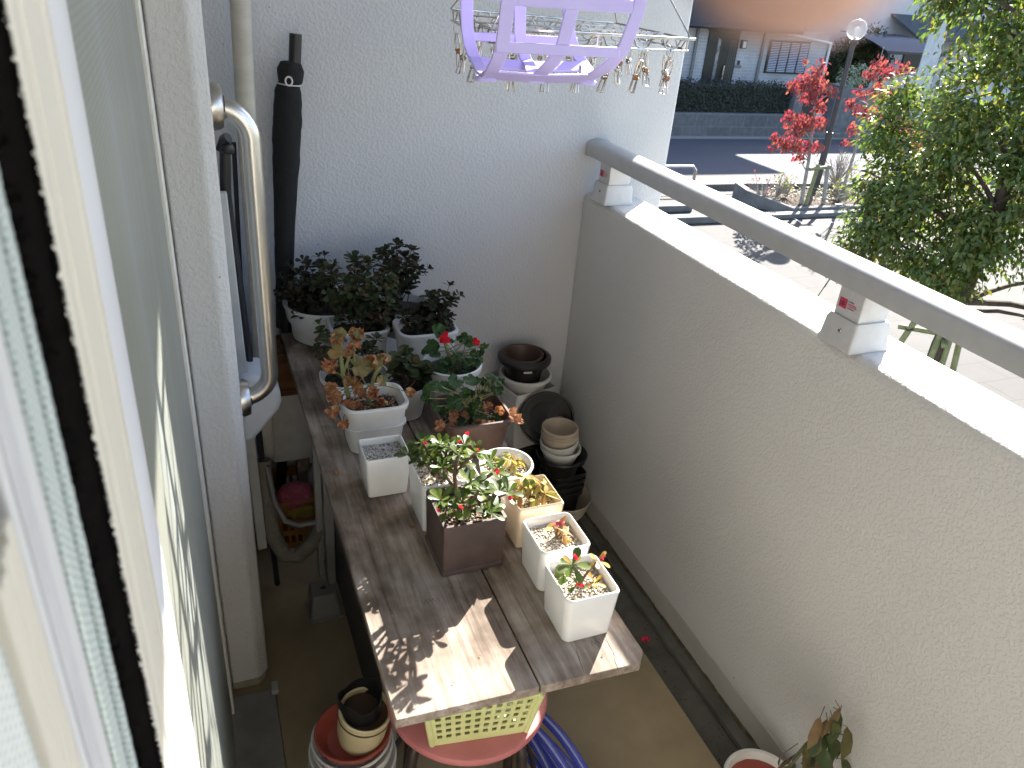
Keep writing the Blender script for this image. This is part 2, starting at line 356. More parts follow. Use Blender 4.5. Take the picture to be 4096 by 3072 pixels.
def text_part(name, body, size, mat, parent, origin, right, up, ext=.0003):
    cu = bpy.data.curves.new(name, 'FONT'); cu.body = body; cu.size = size; cu.extrude = ext
    tmp = bpy.data.objects.new(name+'_c', cu); COL.objects.link(tmp)
    dg = bpy.context.evaluated_depsgraph_get(); me = bpy.data.meshes.new_from_object(tmp.evaluated_get(dg))
    bpy.data.objects.remove(tmp); me.materials.append(mat); me.name = name
    o = bpy.data.objects.new(name, me); COL.objects.link(o); o.parent = parent
    r = Vector(right).normalized(); u = Vector(up).normalized(); n = r.cross(u)
    base = Vector((0,0,0)); p = parent
    while p is not None: base += p.location; p = p.parent
    c = Vector(origin)-base
    o.matrix_local = Matrix(((r.x,u.x,n.x,c.x),(r.y,u.y,n.y,c.y),(r.z,u.z,n.z,c.z),(0,0,0,1)))
    return o
for k, yb in enumerate((1.078, 2.140, -.02)):
    x0, x1, y0, y1 = 1.1875, 1.262, yb-.034, yb+.034
    p = build('rail_post', MB().box(x0, x1, y0, y1, ZT+.03, 1.198), m_railpost, rl, bevel=.0025)
    cx, cy = (x0+x1)/2, yb
    prof = [(.104,.096,.006,ZT+.0005),(.104,.096,.006,ZT+.006),(.099,.091,.006,ZT+.012),(.094,.086,.006,ZT+.050),(.086,.078,.006,ZT+.060),(.076,.069,.004,ZT+.0605)]
    build('post_base', MB().rrloft(prof, (cx, cy, 0)), m_railpost, p)
    b = MB().lathe([(.0,0),(.0042,0),(.0042,.0016),(.003,.0026),(.0,.0026)], (0,0,0), 14, mat=Matrix.Rotation(-math.pi/2, 4, 'Y'))
    b.v = [(v[0]+cx-.0485, v[1]+cy-.006, v[2]+ZT+.036) for v in b.v]; build('screw', b, m_chrome, p)
    if k < 2:
        xs = x0-.0012
        build('seam', MB().box(x0-.0009, x0+.001, yb-.001, yb+.001, ZT+.062, 1.196), m_railpost, p)
        build('sticker_mark', MB().box(xs, xs+.0009, yb+.006, yb+.026, 1.151, 1.171), m_redmark, p)
        text_part('sticker_letters', 'LB', .0125, m_blackmark, p, (xs-.0003, yb+.0245, 1.156), (0,-1,0), (0,0,1), .0002)
        for j, (wd, mt, h) in enumerate(((.014,m_blackmark,.0012),(.022,m_pinkmark,.0032),(.024,m_pinkmark,.0014),(.018,m_blackmark,.001))):
            z = 1.1695-j*.0046
            build('sticker_line', MB().box(xs+.0001, xs+.001, yb+.003-wd, yb+.003, z-h, z), mt, p)

# ------------------------------------------------------------------ table
tb = thing('plank_table', 'weathered grey brown plank bench covered with potted plants', 'table', (.41, 1.5, 0))
TT = .699
def plank(poly, z0=.681, z1=TT, bev=.002): return MB().prism(poly, z0, z1)
build('plank', plank([(.194,.765),(.4255,.757),(.4255,2.246),(.194,2.246)]), m_woodA, tb, bevel=.0018)
build('plank', plank([(.4285,.757),(.606,.751),(.624,.773),(.628,1.95),(.4285,1.95)]), m_woodA, tb, bevel=.0018)
build('plank', plank([(.56,1.32),(.642,1.40),(.642,1.72),(.56,1.72)], .662, .680), m_woodA, tb, bevel=.0018)
b = MB()
rng = random.Random(2)
for (x, y, L_, a) in ((.505,.79,.06,.2),(.57,.80,.07,.1),(.56,.765,.05,.25)):
    pts = [(x+a*L_*t+.0006*math.sin(t*9), y+L_*(t-.5), TT+.0001) for t in [i/6 for i in range(7)]]; b = MB(); b.tube(pts, [.0001,.0003,.0004,.0005,.0004,.0003,.0001], 4); build('split_crack', b, m_blackmark, tb)
for (x, y) in ((.24,1.275),(.213,1.62),(.30,.99),(.545,.815)):
    pts = [(x+.0035*i, y+(.005 if i % 2 else -.005), TT+.0001) for i in range(9)]; b = MB(); b.tube(pts, .00035, 4); build('burnt_mark', b, m_blackmark, tb)
for (x, y) in ((.232,2.15),(.58,1.90)):
    build('leg', MB().box(x-.02, x+.02, y-.02, y+.02, 0, .681), m_woodA, tb, bevel=.003)
# ------------------------------------------------------------------ pots
def pot_prof(wt, dt, wb, db, h, lip, r, rb=None, thick=.004, soil=.02, lipw=.006, taper=True):
    rb = r*.8 if rb is None else rb
    p = [(wb*.9, db*.9, rb, 0), (wb, db, rb, .002)]
    p += [(wt-2*lipw, dt-2*lipw, r, h-lip), (wt-.002, dt-.002, r+lipw*.5, h-lip+.001), (wt, dt, r+lipw*.5, h-.003), (wt-.004, dt-.004, r+lipw*.4, h)]
    p += [(wt-2*thick-2*lipw+.004, dt-2*thick-2*lipw+.004, r*.9, h), (wt-2*thick-2*lipw, dt-2*thick-2*lipw, r*.85, h-.004), (wt*.5+wb*.5-2*thick-2*lipw, dt*.5+db*.5-2*thick-2*lipw, r*.8, h-soil-.012), (.01, .01, .003, h-soil-.012)]
    return p
def ceramic_prof(w_, d_, h, r, thick, soil, wb=None, db=None):
    wb = wb or w_*.97; db = db or d_*.97
    return [(wb-.006,db-.006,r,0),(wb,db,r,.003),(w_,d_,r,h-.004),(w_-.003,d_-.003,r,h-.001),(w_-.007,d_-.007,r,h),(w_-2*thick+.004,d_-2*thick+.004,r*.8,h),(w_-2*thick,d_-2*thick,r*.7,h-.004),(w_-2*thick-.002,d_-2*thick-.002,r*.6,h-soil-.01),(.01,.01,.002,h-soil-.01)]
def soilpatch(name, parent, c, w_, d_, z, mat, r=.01, rnd=False):
    seg = 6; N = 7; rings = []
    for i in range(N):
        k = 1-i/N*.98
        ring = rrect(w_*k, d_*k, r*k, 0, 0, seg) if not rnd else [(w_/2*k*math.cos(2*math.pi*j/36), d_/2*k*math.sin(2*math.pi*j/36), 0) for j in range(36)]
        rings.append([(c[0]+x, c[1]+y, z+.0025*noise.noise(Vector((x*60+c[0]*90, y*60, c[1]*40)))) for x, y, _ in ring])
    return build(name, MB().rings(rings, cap0=False), mat, parent)
def gravel(parent, c, w_, d_, z, mat, n, s=.0022, seed=0, rnd=False):
    rg = random.Random(seed); b = MB()
    for i in range(n):
        while True:
            x, y = rg.uniform(-1, 1), rg.uniform(-1, 1)
            if not rnd or x*x+y*y < 1: break
        r = s*rg.uniform(.55, 1.35); p = Vector((c[0]+x*w_/2, c[1]+y*d_/2, z+r*.45+.001*noise.noise(Vector((x*4, y*4, seed)))))
        a = rg.uniform(0, 6.28); rings = []
        n_ = 5; e = rg.uniform(.6, 1.0); tx = rg.uniform(-.3,.3)
        top = [(p.x+r*.62*math.cos(a+k*1.2566)*rg.uniform(.8,1.1), p.y+r*.62*e*math.sin(a+k*1.2566), p.z+r*.55*(1+tx*math.cos(k))) for k in range(n_)]
        mid = [(p.x+r*1.05*math.cos(a+.4+k*1.2566)*rg.uniform(.85,1.1), p.y+r*1.05*e*math.sin(a+.4+k*1.2566), p.z) for k in range(n_)]
        b.rings([mid, top], cap0=False)
    return build('gravel', b, mat, parent, smooth=False, kind='stuff')
# leaves ---------------------------------------------------------------
PROF = {'ov': [(0,.03),(.18,.62),(.42,1.0),(.7,.78),(.9,.36),(1,.02)], 'ob': [(0,.08),(.25,.38),(.5,.75),(.74,1.0),(.92,.72),(1,.15)],
        'la': [(0,.05),(.2,.6),(.45,1.0),(.72,.75),(.9,.3),(1,.01)], 'di': [(0,.02),(.45,1.0),(1,.02)]}
def leaf(mb, p, d, n, L, W, kind='ov', bend=.2, fold=.15, saw=0):
    d = Vector(d).normalized(); n = Vector(n); n = (n-d*n.dot(d))
    if n.length < 1e-4: n = d.orthogonal()
    n.normalize(); s_ = d.cross(n); p = Vector(p); vs = []; pr = PROF[kind]
    for k, (t, wv) in enumerate(pr):
        q = p+d*(L*t)-n*(bend*L*t*t); hw = W/2*wv
        if saw and 0 < k < len(pr)-1: hw *= 1+saw*(1 if k % 2 else -1)
        vs += [q-s_*hw+n*(fold*hw), q, q+s_*hw+n*(fold*hw)]
    fs = []
    for k in range(len(pr)-1):
        a = 3*k; fs += [(a, a+1, a+4, a+3), (a+1, a+2, a+5, a+4)]
    mb.add(vs, fs)
def rleaf(mb, c, n, r, rg, cup=.15, scal=.07, lobes=7, crumple=0, notch=True, tip=None):
    n = Vector(n).normalized(); a = n.orthogonal().normalized(); b_ = n.cross(a); c = Vector(c)
    N = 21; ph = rg.uniform(0, 6.28); vs = [c-n*(r*.10)]; sd = rg.uniform(0, 100)
    for ring, k in ((1, .5), (2, 1.0)):
        for j in range(N):
            t = 2*math.pi*j/N; rr = r*k*(1+(scal*math.cos(lobes*t+ph) if ring == 2 else 0))
            if notch:
                dn = abs((t+math.pi) % (2*math.pi)-math.pi)
                if dn < .45: rr *= .45+.55*dn/.45
            h = r*cup*k*k+r*.06*math.sin(lobes*t+ph)*k+crumple*r*k*(noise.noise(Vector((math.cos(t)*2.2+sd, math.sin(t)*2.2, k*2)))*1.3)
            if tip: h -= tip*r*k*k*max(0, math.cos(t-ph))
            q = c+(a*math.cos(t+ph)+b_*math.sin(t+ph))*rr*(1-(.35*crumple if ring == 2 else 0))+n*h; vs.append(q)
    fs = []
    for j in range(N):
        k = (j+1) % N; fs.append((0, 1+j, 1+k)); fs.append((1+j, 1+N+j, 1+N+k, 1+k))
    mb.add(vs, fs)
def rosette(mb, c, up, n, L, W, kind, rg, el0=10, el1=70, bend=.15, fold=.15):
    up = Vector(up).normalized(); a = up.orthogonal().normalized(); b_ = up.cross(a); ph = rg.uniform(0, 6.28)
    for i in range(n):
        t = ph+i*2.4; e = rad(el0+(el1-el0)*i/max(1, n-1)+rg.uniform(-8, 8)); k = rg.uniform(.75, 1.1)*(1-.3*i/n)
        rd = a*math.cos(t)+b_*math.sin(t); d = rd*math.cos(e)+up*math.sin(e); nn = up*math.cos(e)-rd*math.sin(e)
        leaf(mb, Vector(c)+d*.002, d, nn, L*k, W*k, kind, bend*rg.uniform(.4, 1.6), fold)
def curve(p0, p1, sag=.15, n=7, rg=None, wob=.0):
    p0, p1 = Vector(p0), Vector(p1); out = []
    side = Vector((0, 0, 0)) if rg is None else Vector((rg.uniform(-1,1), rg.uniform(-1,1), 0))*wob
    for i in range(n):
        t = i/(n-1); q = p0.lerp(p1, t); out.append(q+Vector((0,0,1))*sag*(p1-p0).length*math.sin(math.pi*t)*.5*(1-t)+side*math.sin(math.pi*t))
    return out
def square_pot(parent, mat, c, wt, dt, wb, db, h, r=.02, **k):
    return build('pot', MB().rrloft(pot_prof(wt, dt, wb, db, h, k.pop('lip', .014), r, **k), (c[0], c[1], TT+.0005)), mat, parent, angle=30)
def kal_plant(parent, base, tips, matl, rg, L=.022, W=.016, extra=18, low=None):
    st = MB(); lf = MB()
    for tip in tips:
        b0 = Vector(base)+Vector((rg.uniform(-.025,.025), rg.uniform(-.02,.02), 0)); tip = Vector(tip)
        pts = curve(b0, tip, .1, 7, rg, .012); st.tube(pts, [.0022*(1-.5*i/6) for i in range(7)], 5)
        rosette(lf, tip, (tip-b0)*.5+Vector((0,0,.06)), 11, L, W, 'ob', rg, -5, 75, .15, .12)
        for i in range(extra):
            t = rg.uniform(.35, 1.0); k = min(6, int(t*6)); q = pts[k].lerp(pts[min(6,k+1)], t*6-k)
            az = rg.uniform(0, 6.28); d = Vector((math.cos(az), math.sin(az), rg.uniform(-.3, .6)))
            leaf(lf, q+d*.006, d, (0,0,1), L*rg.uniform(.7,1.15), W*rg.uniform(.8,1.1), 'ob', rg.uniform(-.2,.4), .1)
            if rg.random() < .35:
                q2 = q+d*.028+Vector((0,0,.012)); st.tube([q, q+d*.015, q2], .0011, 4); rosette(lf, q2, d+Vector((0,0,1)), 6, L*.8, W*.8, 'ob', rg)
    build('stem', st, m_stemw, parent); build('foliage', lf, matl, parent)
# 1 round white pot, far left
rg = random.Random(11)
GRP = 'potted plants on the plank table'
t = thing('potted_plant', 'dark leafy succulent in a wide round white pot against the wall, leftmost at the back', 'potted plant', (.318, 2.135, TT), GRP)
build('pot', MB().lathe([(.085,0),(.094,.006),(.099,.055),(.100,.057),(.106,.058),(.114,.100),(.117,.102),(.117,.108),(.113,.110),(.108,.108),(.104,.085),(.01,.085)], (.318, 2.135, TT+.0005), 56), m_whitepl, t)
soilpatch('soil', t, (.318, 2.135), .21, .21, TT+.09, m_soil, rnd=True)
kal_plant(t, (.305, 2.12, TT+.09), [(.215,2.12,.85),(.25,2.11,.905),(.277,2.12,.922),(.315,2.13,.92),(.225,2.11,.88),(.24,2.08,.85),(.281,2.10,.865),(.235,2.07,.80),(.30,2.10,.89),(.20,2.13,.83),(.26,2.09,.83)], m_kal2, rg, .026, .019, extra=16)
# 2 white square pot with tall succulent
t = thing('potted_plant', 'tall grey green succulent with many bare stems in a square white pot', 'potted plant', (.383, 1.97, TT), GRP)
square_pot(t, m_whitepl, (.383, 1.97), .162, .145, .132, .118, .104, .035)
soilpatch('soil', t, (.383, 1.97), .14, .122, TT+.078, m_soil, .03)
kal_plant(t, (.405, 1.965, TT+.078), [(.285,1.98,.919),(.322,1.99,.955),(.376,1.98,.975),(.416,1.99,.968),(.453,1.98,.943),(.48,1.97,.885),(.484,1.97,.85),(.336,1.96,.85),(.367,1.95,.90),(.39,2.0,.95),(.43,1.96,.92),(.35,1.97,.93),(.41,1.94,.89),(.46,1.98,.91),(.31,1.98,.90),(.44,1.94,.86),(.475,1.95,.80)], m_kal, rg, .027, .020, extra=17)
for c_, n_ in (((.376,1.98,.985),7),((.352,1.93,.79),6)): rosette_l = MB(); rosette(rosette_l, c_, (0,0,1), n_, .04, .034, 'ob', rg, 5, 60); build('broad_leaf', rosette_l, m_kal, t)
# 3 grey round pot behind
t = thing('potted_plant', 'small grey round pot with dark foliage squeezed between two square white pots at the back', 'potted plant', (.548, 2.10, TT), GRP)
build('pot', MB().lathe([(.055,0),(.062,.004),(.078,.082),(.084,.084),(.085,.092),(.081,.093),(.076,.07),(.01,.07)], (.548, 2.10, TT+.0005), 40), m_greypl, t)
soilpatch('soil', t, (.548, 2.10), .145, .145, TT+.074, m_soil, rnd=True)
kal_plant(t, (.53, 2.10, TT+.074), [(.466,2.06,.965),(.50,2.08,.93),(.518,2.08,.985),(.561,2.08,.965),(.573,2.09,.93),(.504,2.07,.90),(.54,2.08,.945),(.49,2.06,.87),(.55,2.07,.90),(.585,2.08,.905)], m_kal2, rg, .026, .02, extra=12)
# 4 white square pot right
t = thing('potted_plant', 'dark toothed succulent in a square white pot, right hand one of the back row', 'potted plant', (.55, 1.882, TT), GRP)
square_pot(t, m_whitepl, (.55, 1.882), .168, .135, .135, .108, .122, .032)
soilpatch('soil', t, (.55, 1.882), .145, .112, TT+.094, m_soil, .028)
kal_plant(t, (.56, 1.88, TT+.094), [(.563,1.88,.905),(.598,1.88,.901),(.618,1.88,.885),(.546,1.89,.865),(.501,1.87,.837),(.612,1.87,.845),(.539,1.87,.83),(.584,1.88,.87),(.57,1.86,.84),(.52,1.88,.85)], m_kal2, rg, .026, .020, extra=12)
# 5 pot with red geranium
def ger_plant(parent, base, leaves, r, rg, matl, normal=(-.1,-.45,.9), crumple=0.0, stems=None, cup=.15):
    st = MB(); lf = MB()
    for lv in leaves:
        q = Vector(lv); b0 = Vector(base)+Vector((rg.uniform(-.025,.025), rg.uniform(-.02,.02), rg.uniform(0,.04)))
        st.tube(curve(b0, q, .25, 7, rg, .01), .0012, 5)
        rr = r*rg.uniform(.75, 1.2); nn = Vector(normal)+Vector((rg.uniform(-.6,.6), rg.uniform(-.5,.5), rg.uniform(-.25,.3)))
        rleaf(lf, q, nn, rr, rg, cup+rg.uniform(-.25,.2), rg.uniform(.03,.10), 9, max(crumple, rg.uniform(.1,.45)), True, rg.uniform(0, .7))
    for pts, r0, r1 in (stems or []):
        st.tube(pts, [r0+(r1-r0)*i/(len(pts)-1) for i in range(len(pts))], 7)
    if matl is not None: build('foliage', lf, matl, parent)
    build('stem', st, m_stemg, parent); return lf
rg = random.Random(5)
t = thing('potted_plant', 'green geranium with two red flowers in a white rimmed round pot', 'potted plant', (.558, 1.66, TT), GRP)
build('pot', MB().lathe([(.05,0),(.056,.004),(.070,.100),(.075,.102),(.076,.116),(.072,.118),(.066,.092),(.01,.092)], (.558, 1.66, TT+.0005), 44), m_whitepl, t)
soilpatch('soil', t, (.558, 1.66), .13, .13, TT+.096, m_soil, rnd=True)
P5 = [(.498,1.65,.872),(.524,1.66,.905),(.578,1.65,.886),(.637,1.65,.858),(.534,1.63,.831),(.588,1.63,.825),(.562,1.64,.847),(.618,1.64,.815),(.517,1.63,.821),(.482,1.64,.83),(.616,1.64,.841),(.55,1.67,.875),(.60,1.66,.87),(.51,1.65,.85),(.49,1.66,.855),(.575,1.62,.81),(.545,1.61,.80),(.63,1.66,.835)]
P5 += [(x+.012, y+.01, z-.012) for x, y, z in P5[::2]]+[(x-.01, y-.008, z+.008) for x, y, z in P5[1::3]]
ger_plant(t, (.56,1.66,TT+.10), P5, .0165, rg, m_ger, stems=[(curve((.56,1.66,.79),(.53,1.655,.89)), .005, .003)])
for c in ((.53,1.645,.897), (.614,1.65,.873)):
    b = MB(); big = .012 if c[0] < .6 else .009
    for i in range(9):
        q = Vector(c)+Vector((rg.uniform(-1,1), rg.uniform(-1,.4), rg.uniform(-1,1)))*big*.7
        rleaf(b, q, (rg.uniform(-.5,.5),-1,rg.uniform(0,.7)), big*.65, rg, .1, .1, 5, .2, False)
    build('flower', b, m_red, t)
# 6 small round grey green pot
t = thing('potted_plant', 'small grey green ribbed pot with a dark broad leaved seedling', 'potted plant', (.432, 1.632, TT), GRP)
build('pot', MB().lathe([(.036,0),(.040,.003),(.046,.035),(.047,.036),(.051,.06),(.052,.061),(.055,.082),(.059,.083),(.060,.091),(.057,.092),(.053,.075),(.01,.075)], (.432, 1.632, TT+.0005), 40), m_greypl, t)
soilpatch('soil', t, (.432, 1.632), .10, .10, TT+.078, m_soil, rnd=True)
kal_plant(t, (.44,1.63,TT+.078), [(.429,1.63,.86),(.426,1.62,.82),(.457,1.62,.805),(.442,1.63,.835),(.47,1.62,.82)], m_kal, rg, .036, .028, extra=4)
# 6b white pot hidden behind the withered geranium
t = thing('potted_plant', 'white pot with drooping succulent half hidden behind the withered geranium', 'potted plant', (.325, 1.735, TT), GRP)
build('pot', MB().lathe([(.055,0),(.062,.004),(.078,.062),(.085,.064),(.086,.073),(.082,.075),(.076,.055),(.01,.055)], (.325, 1.735, TT+.0005), 40), m_whitepl, t)
soilpatch('soil', t, (.325, 1.735), .145, .145, TT+.058, m_soil, rnd=True)
kal_plant(t, (.325,1.74,TT+.058), [(.369,1.74,.838),(.250,1.75,.885),(.386,1.75,.855),(.256,1.75,.86),(.348,1.74,.829),(.276,1.73,.795),(.392,1.74,.81),(.252,1.74,.835),(.31,1.73,.81)], m_kal, rg, .024, .018, extra=7)
# 7 withered geranium in white square pot
rg = random.Random(23)
t = thing('potted_plant', 'withered geranium with brown crumpled leaves in a rounded square white pot', 'potted plant', (.327, 1.528, TT), GRP)
square_pot(t, m_whitepl, (.327, 1.528), .152, .128, .118, .098, .120, .032)
build('pot_band', MB().rrloft([(.1415,.1175,.031,.066),(.1425,.1185,.031,.068),(.1415,.1175,.031,.070)], (.327,1.528,TT)), m_whitepl, t)
soilpatch('soil', t, (.327, 1.528), .128, .104, TT+.094, m_soil, .026); gravel(t, (.327,1.528), .118, .094, TT+.095, m_gravelb, 380, .0026, 3)
brown = [(.250,1.53,.972),(.293,1.54,.972),(.287,1.53,.953),(.275,1.53,.935),(.328,1.53,.909),(.353,1.53,.913),(.233,1.52,.906),(.228,1.51,.863),(.291,1.52,.852),(.266,1.50,.82),(.290,1.50,.815),(.326,1.51,.842),(.349,1.52,.805),(.406,1.50,.836),(.250,1.475,.790),(.239,1.53,.912),(.279,1.53,.867),(.235,1.51,.845),(.34,1.51,.80),(.245,1.52,.83),(.30,1.52,.835),(.232,1.49,.815)]
stems = [([(.278,1.53,.793),(.270,1.53,.84),(.262,1.53,.886),(.258,1.53,.93),(.261,1.53,.965)], .0055, .0042),([(.318,1.53,.80),(.324,1.53,.84),(.334,1.53,.878),(.350,1.53,.905)], .0055, .004),([(.262,1.53,.886),(.275,1.53,.92),(.29,1.535,.96)], .004, .003)]
lf = ger_plant(t, (.29,1.53,.82), brown, .0255, rg, None, (-.1,-.8,.35), 1.15, stems, .35)
build('withered_leaf', lf, m_wither, t)
yl = MB()
for q, r_, n_ in (((.299,1.515,.907),.027,(.1,-.75,.6)),((.245,1.52,.947),.019,(-.3,-.6,.7)),((.256,1.53,.982),.018,(0,-.5,.9)),((.30,1.53,.978),.016,(.2,-.6,.8)),((.334,1.52,.914),.017,(.3,-.7,.6)),((.356,1.525,.918),.015,(.2,-.5,.8)),((.346,1.51,.868),.015,(.1,-.4,.9))):
    rleaf(yl, q, n_, r_, rg, .12, .06, 7, .25, True, .5)
build('yellowing_leaf', yl, m_yellowing, t)
# 8 geranium in brown pot
rg = random.Random(31)
t = thing('potted_plant', 'green geranium with dry fallen leaves in a rounded square brown pot', 'potted plant', (.540, 1.458, TT), GRP)
square_pot(t, m_brownpl, (.540, 1.458), .172, .160, .135, .122, .100, .034)
soilpatch('soil', t, (.540, 1.458), .146, .134, TT+.076, m_soil, .028); gravel(t, (.540,1.458), .135, .122, TT+.077, m_gravelb, 420, .0025, 8)
P8 = [(.511,1.42,.786),(.456,1.46,.872),(.535,1.46,.872),(.587,1.46,.876),(.597,1.45,.844),(.557,1.45,.842),(.55,1.43,.79),(.588,1.42,.79),(.432,1.46,.84),(.475,1.46,.859),(.521,1.45,.846),(.455,1.45,.82),(.503,1.47,.868),(.44,1.47,.855),(.49,1.44,.83),(.565,1.47,.86),(.535,1.43,.815),(.575,1.46,.862),(.47,1.45,.80),(.50,1.48,.85),(.60,1.46,.862),(.55,1.45,.825)]
P8 += [(x+.013, y+.012, z-.01) for x, y, z in P8[::2]]
ger_plant(t, (.545,1.46,TT+.08), P8, .0168, rg, m_ger, stems=[(curve((.545,1.445,.775),(.53,1.46,.85)), .005, .0035),(curve((.55,1.46,.775),(.585,1.47,.86)), .004, .003)])
b = MB()
for q in ((.48,1.42,.786),(.57,1.40,.783),(.555,1.40,.786),(.60,1.43,.80),(.52,1.44,.79),(.50,1.46,.79),(.58,1.45,.80),(.56,1.44,.80),(.49,1.43,.795),(.54,1.41,.783),(.53,1.47,.80)):
    rleaf(b, q, (rg.uniform(-.6,.6),-.6,rg.uniform(.1,.9)), .017, rg, .3, .1, 6, .8, True, .5)
build('withered_leaf', b, m_wither, t)
for q, n_, r_ in (((.622,1.40,.803),(.3,-.6,.6),.022),((.635,1.395,.793),(.3,-.6,.4),.016),((.447,1.40,.80),(-.4,-.6,.5),.018)): b = MB(); rleaf(b, q, n_, r_, rg, .2, .08, 6, .6, True, .6); build('withered_leaf', b, m_wither, t)
# ceramic pots -----------------------------------------------------------
def thorn_stem(st, pts, r):
    st.tube(pts, r, 7); rg_ = random.Random(len(st.v))
    for i in range(len(pts)-1):
        for k in range(9):
            q = Vector(pts[i]).lerp(Vector(pts[i+1]), rg_.random()); a = rg_.uniform(0, 6.28)
            d = Vector((math.cos(a), math.sin(a), rg_.uniform(-.1,.5))); rr = r if not isinstance(r, list) else r[i]
            st.tube([q+d*rr*.8, q+d*(rr+.0045)], [.0007, .0001], 4)
def flowers(mb, pts, rg, s=.0030):
    for p in pts:
        for i in range(3):
            q = Vector(p)+Vector((rg.uniform(-1,1), rg.uniform(-1,1), rg.uniform(-1,1)))*s*.8
            rleaf(mb, q, (rg.uniform(-.7,.7), -.6, rg.uniform(.1,.9)), s, rg, .1, .05, 4, .1, False)
def crown_plant(parent, base, cl, fl, rg, L=.026, W=.0115, mat=None, n=8, up=(0,0,1), spread=.012):
    st = MB(); lf = MB(); fb = MB()
    for c in cl:
        c = Vector(c); b0 = Vector(base)+Vector((rg.uniform(-1,1), rg.uniform(-1,1), 0))*spread
        pts = [b0, b0.lerp(c, .4)+Vector((rg.uniform(-.006,.006), 0, .006)), b0.lerp(c, .75), c]
        thorn_stem(st, pts, .0026); u = (c-b0).normalized()*.5+Vector(up)
        rosette(lf, c, u, n, L, W, 'ob', rg, 0, 65, .12, .18)
        for k in range(3):
            q = pts[2].lerp(c, rg.random()); a = rg.uniform(0, 6.28); leaf(lf, q, (math.cos(a), math.sin(a), .4), (0,0,1), L*.8, W*.85, 'ob', .15, .15)
    build('stem', st, m_stemw, parent); build('foliage', lf, mat or m_thorn, parent)
    if fl:
        for p_ in fl: fb = MB(); flowers(fb, [p_], rg); build('flower', fb, m_pinkfl, parent)
rg = random.Random(7)
t = thing('gravel_pot', 'white square ceramic pot holding only grey gravel', 'plant pot', (.312, 1.349, TT))
build('pot', MB().rrloft(ceramic_prof(.096, .090, .098, .007, .005, .014, .083, .078), (.312, 1.349, TT+.0005)), m_ceramic, t)
soilpatch('soil', t, (.312,1.349), .084, .078, TT+.081, m_grit, .005); gravel(t, (.312,1.349), .082, .076, TT+.0815, m_gravelg, 900, .0019, 1)
t = thing('potted_plant', 'thorny shrub with green leaves in a white square pot behind the brown square pot', 'potted plant', (.404, 1.222, TT), GRP)
build('pot', MB().rrloft(ceramic_prof(.122, .112, .115, .008, .006, .012, .108, .10), (.404, 1.222, TT+.0005)), m_ceramic, t)
soilpatch('soil', t, (.404,1.222), .106, .096, TT+.099, m_grit, .005); gravel(t, (.404,1.222), .104, .094, TT+.0995, m_gravelw, 700, .0024, 2)
crown_plant(t, (.395,1.215,TT+.10), [(.343,1.2,.862),(.387,1.2,.885),(.395,1.19,.848),(.436,1.2,.877),(.376,1.19,.845),(.432,1.19,.846),(.351,1.2,.895),(.415,1.2,.870),(.325,1.2,.872),(.40,1.2,.878),(.36,1.2,.878),(.42,1.18,.855),(.365,1.19,.858)], [(.441,1.2,.903),(.426,1.2,.887),(.409,1.195,.876),(.354,1.19,.9)], rg, .029, .0125, n=9)
t = thing('potted_plant', 'thorny shrub with red flowers in a dark brown square pot', 'potted plant', (.409, 1.099, TT), GRP)
build('pot', MB().rrloft([(.110,.106,.004,0),(.122,.120,.004,.002),(.122,.120,.004,.008),(.117,.114,.004,.010),(.122,.120,.004,.113),(.121,.119,.004,.115),(.110,.108,.003,.115),(.108,.106,.003,.09),(.01,.01,.002,.09)], (.409, 1.099, TT+.0005)), m_brownpot, t)
soilpatch('soil', t, (.409,1.099), .110, .108, TT+.1, m_soil, .004); gravel(t, (.409,1.099), .104, .102, TT+.1, m_gravelb, 750, .0023, 4)
crown_plant(t, (.40,1.10,TT+.10), [(0.375, 1.03, 0.872), (0.414, 1.046, 0.882), (0.437, 1.041, 0.831), (0.452, 1.008, 0.895), (0.34, 1.041, 0.878), (0.355, 1.046, 0.85), (0.4, 1.057, 0.894), (0.428, 1.046, 0.836), (0.442, 1.025, 0.887)], [(0.365, 1.004, 0.886), (0.449, 1.058, 0.906), (0.448, 0.988, 0.898), (0.329, 1.015, 0.876)], rg, .032, .0155, n=8)
st = MB(); lfm = MB(); fb = MB()
thorn_stem(st, [(.398,1.11,TT+.10),(.392,1.11,.84),(.387,1.11,.875),(.395,1.12,.91)], .004); thorn_stem(st, [(.392,1.11,.84),(.38,1.11,.86),(.362,1.11,.895)], .003)
thorn_stem(st, [(.41,1.10,TT+.10),(.43,1.10,.855),(.455,1.09,.882)], .0032); thorn_stem(st, [(.42,1.10,TT+.11),(.45,1.10,.85),(.47,1.09,.86)], .003)
thorn_stem(st, [(.387,1.11,.875),(.41,1.11,.905),(.425,1.11,.915)], .0032)
for c, n_ in (((.395,1.12,.912),7),((.362,1.11,.897),7),((.456,1.09,.884),7),((.47,1.09,.862),6),((.426,1.11,.917),8)): rosette(lfm, c, (0,-.1,1), n_, .030, .0125, 'ob', rg, 0, 65)
build('tall_stem', st, m_stemw, t); build('tall_foliage', lfm, m_thorn, t); 
for p_ in ((.43,1.11,.925),(.459,1.085,.89)): fb = MB(); flowers(fb, [p_], rg); build('flower', fb, m_pinkfl, t)
t = thing('potted_plant', 'wilting yellowish plant in a small round white pot', 'potted plant', (.545, 1.238, TT), GRP)
build('pot', MB().lathe([(.035,0),(.040,.002),(.050,.05),(.056,.085),(.0575,.090),(.056,.093),(.053,.093),(.050,.088),(.045,.074),(.01,.074)], (.545, 1.238, TT+.0005), 48), m_ceramic, t)
soilpatch('soil', t, (.545,1.238), .092, .092, TT+.077, m_soil, rnd=True); gravel(t, (.545,1.238), .088, .088, TT+.0775, m_gravelw, 480, .0022, 5, True)
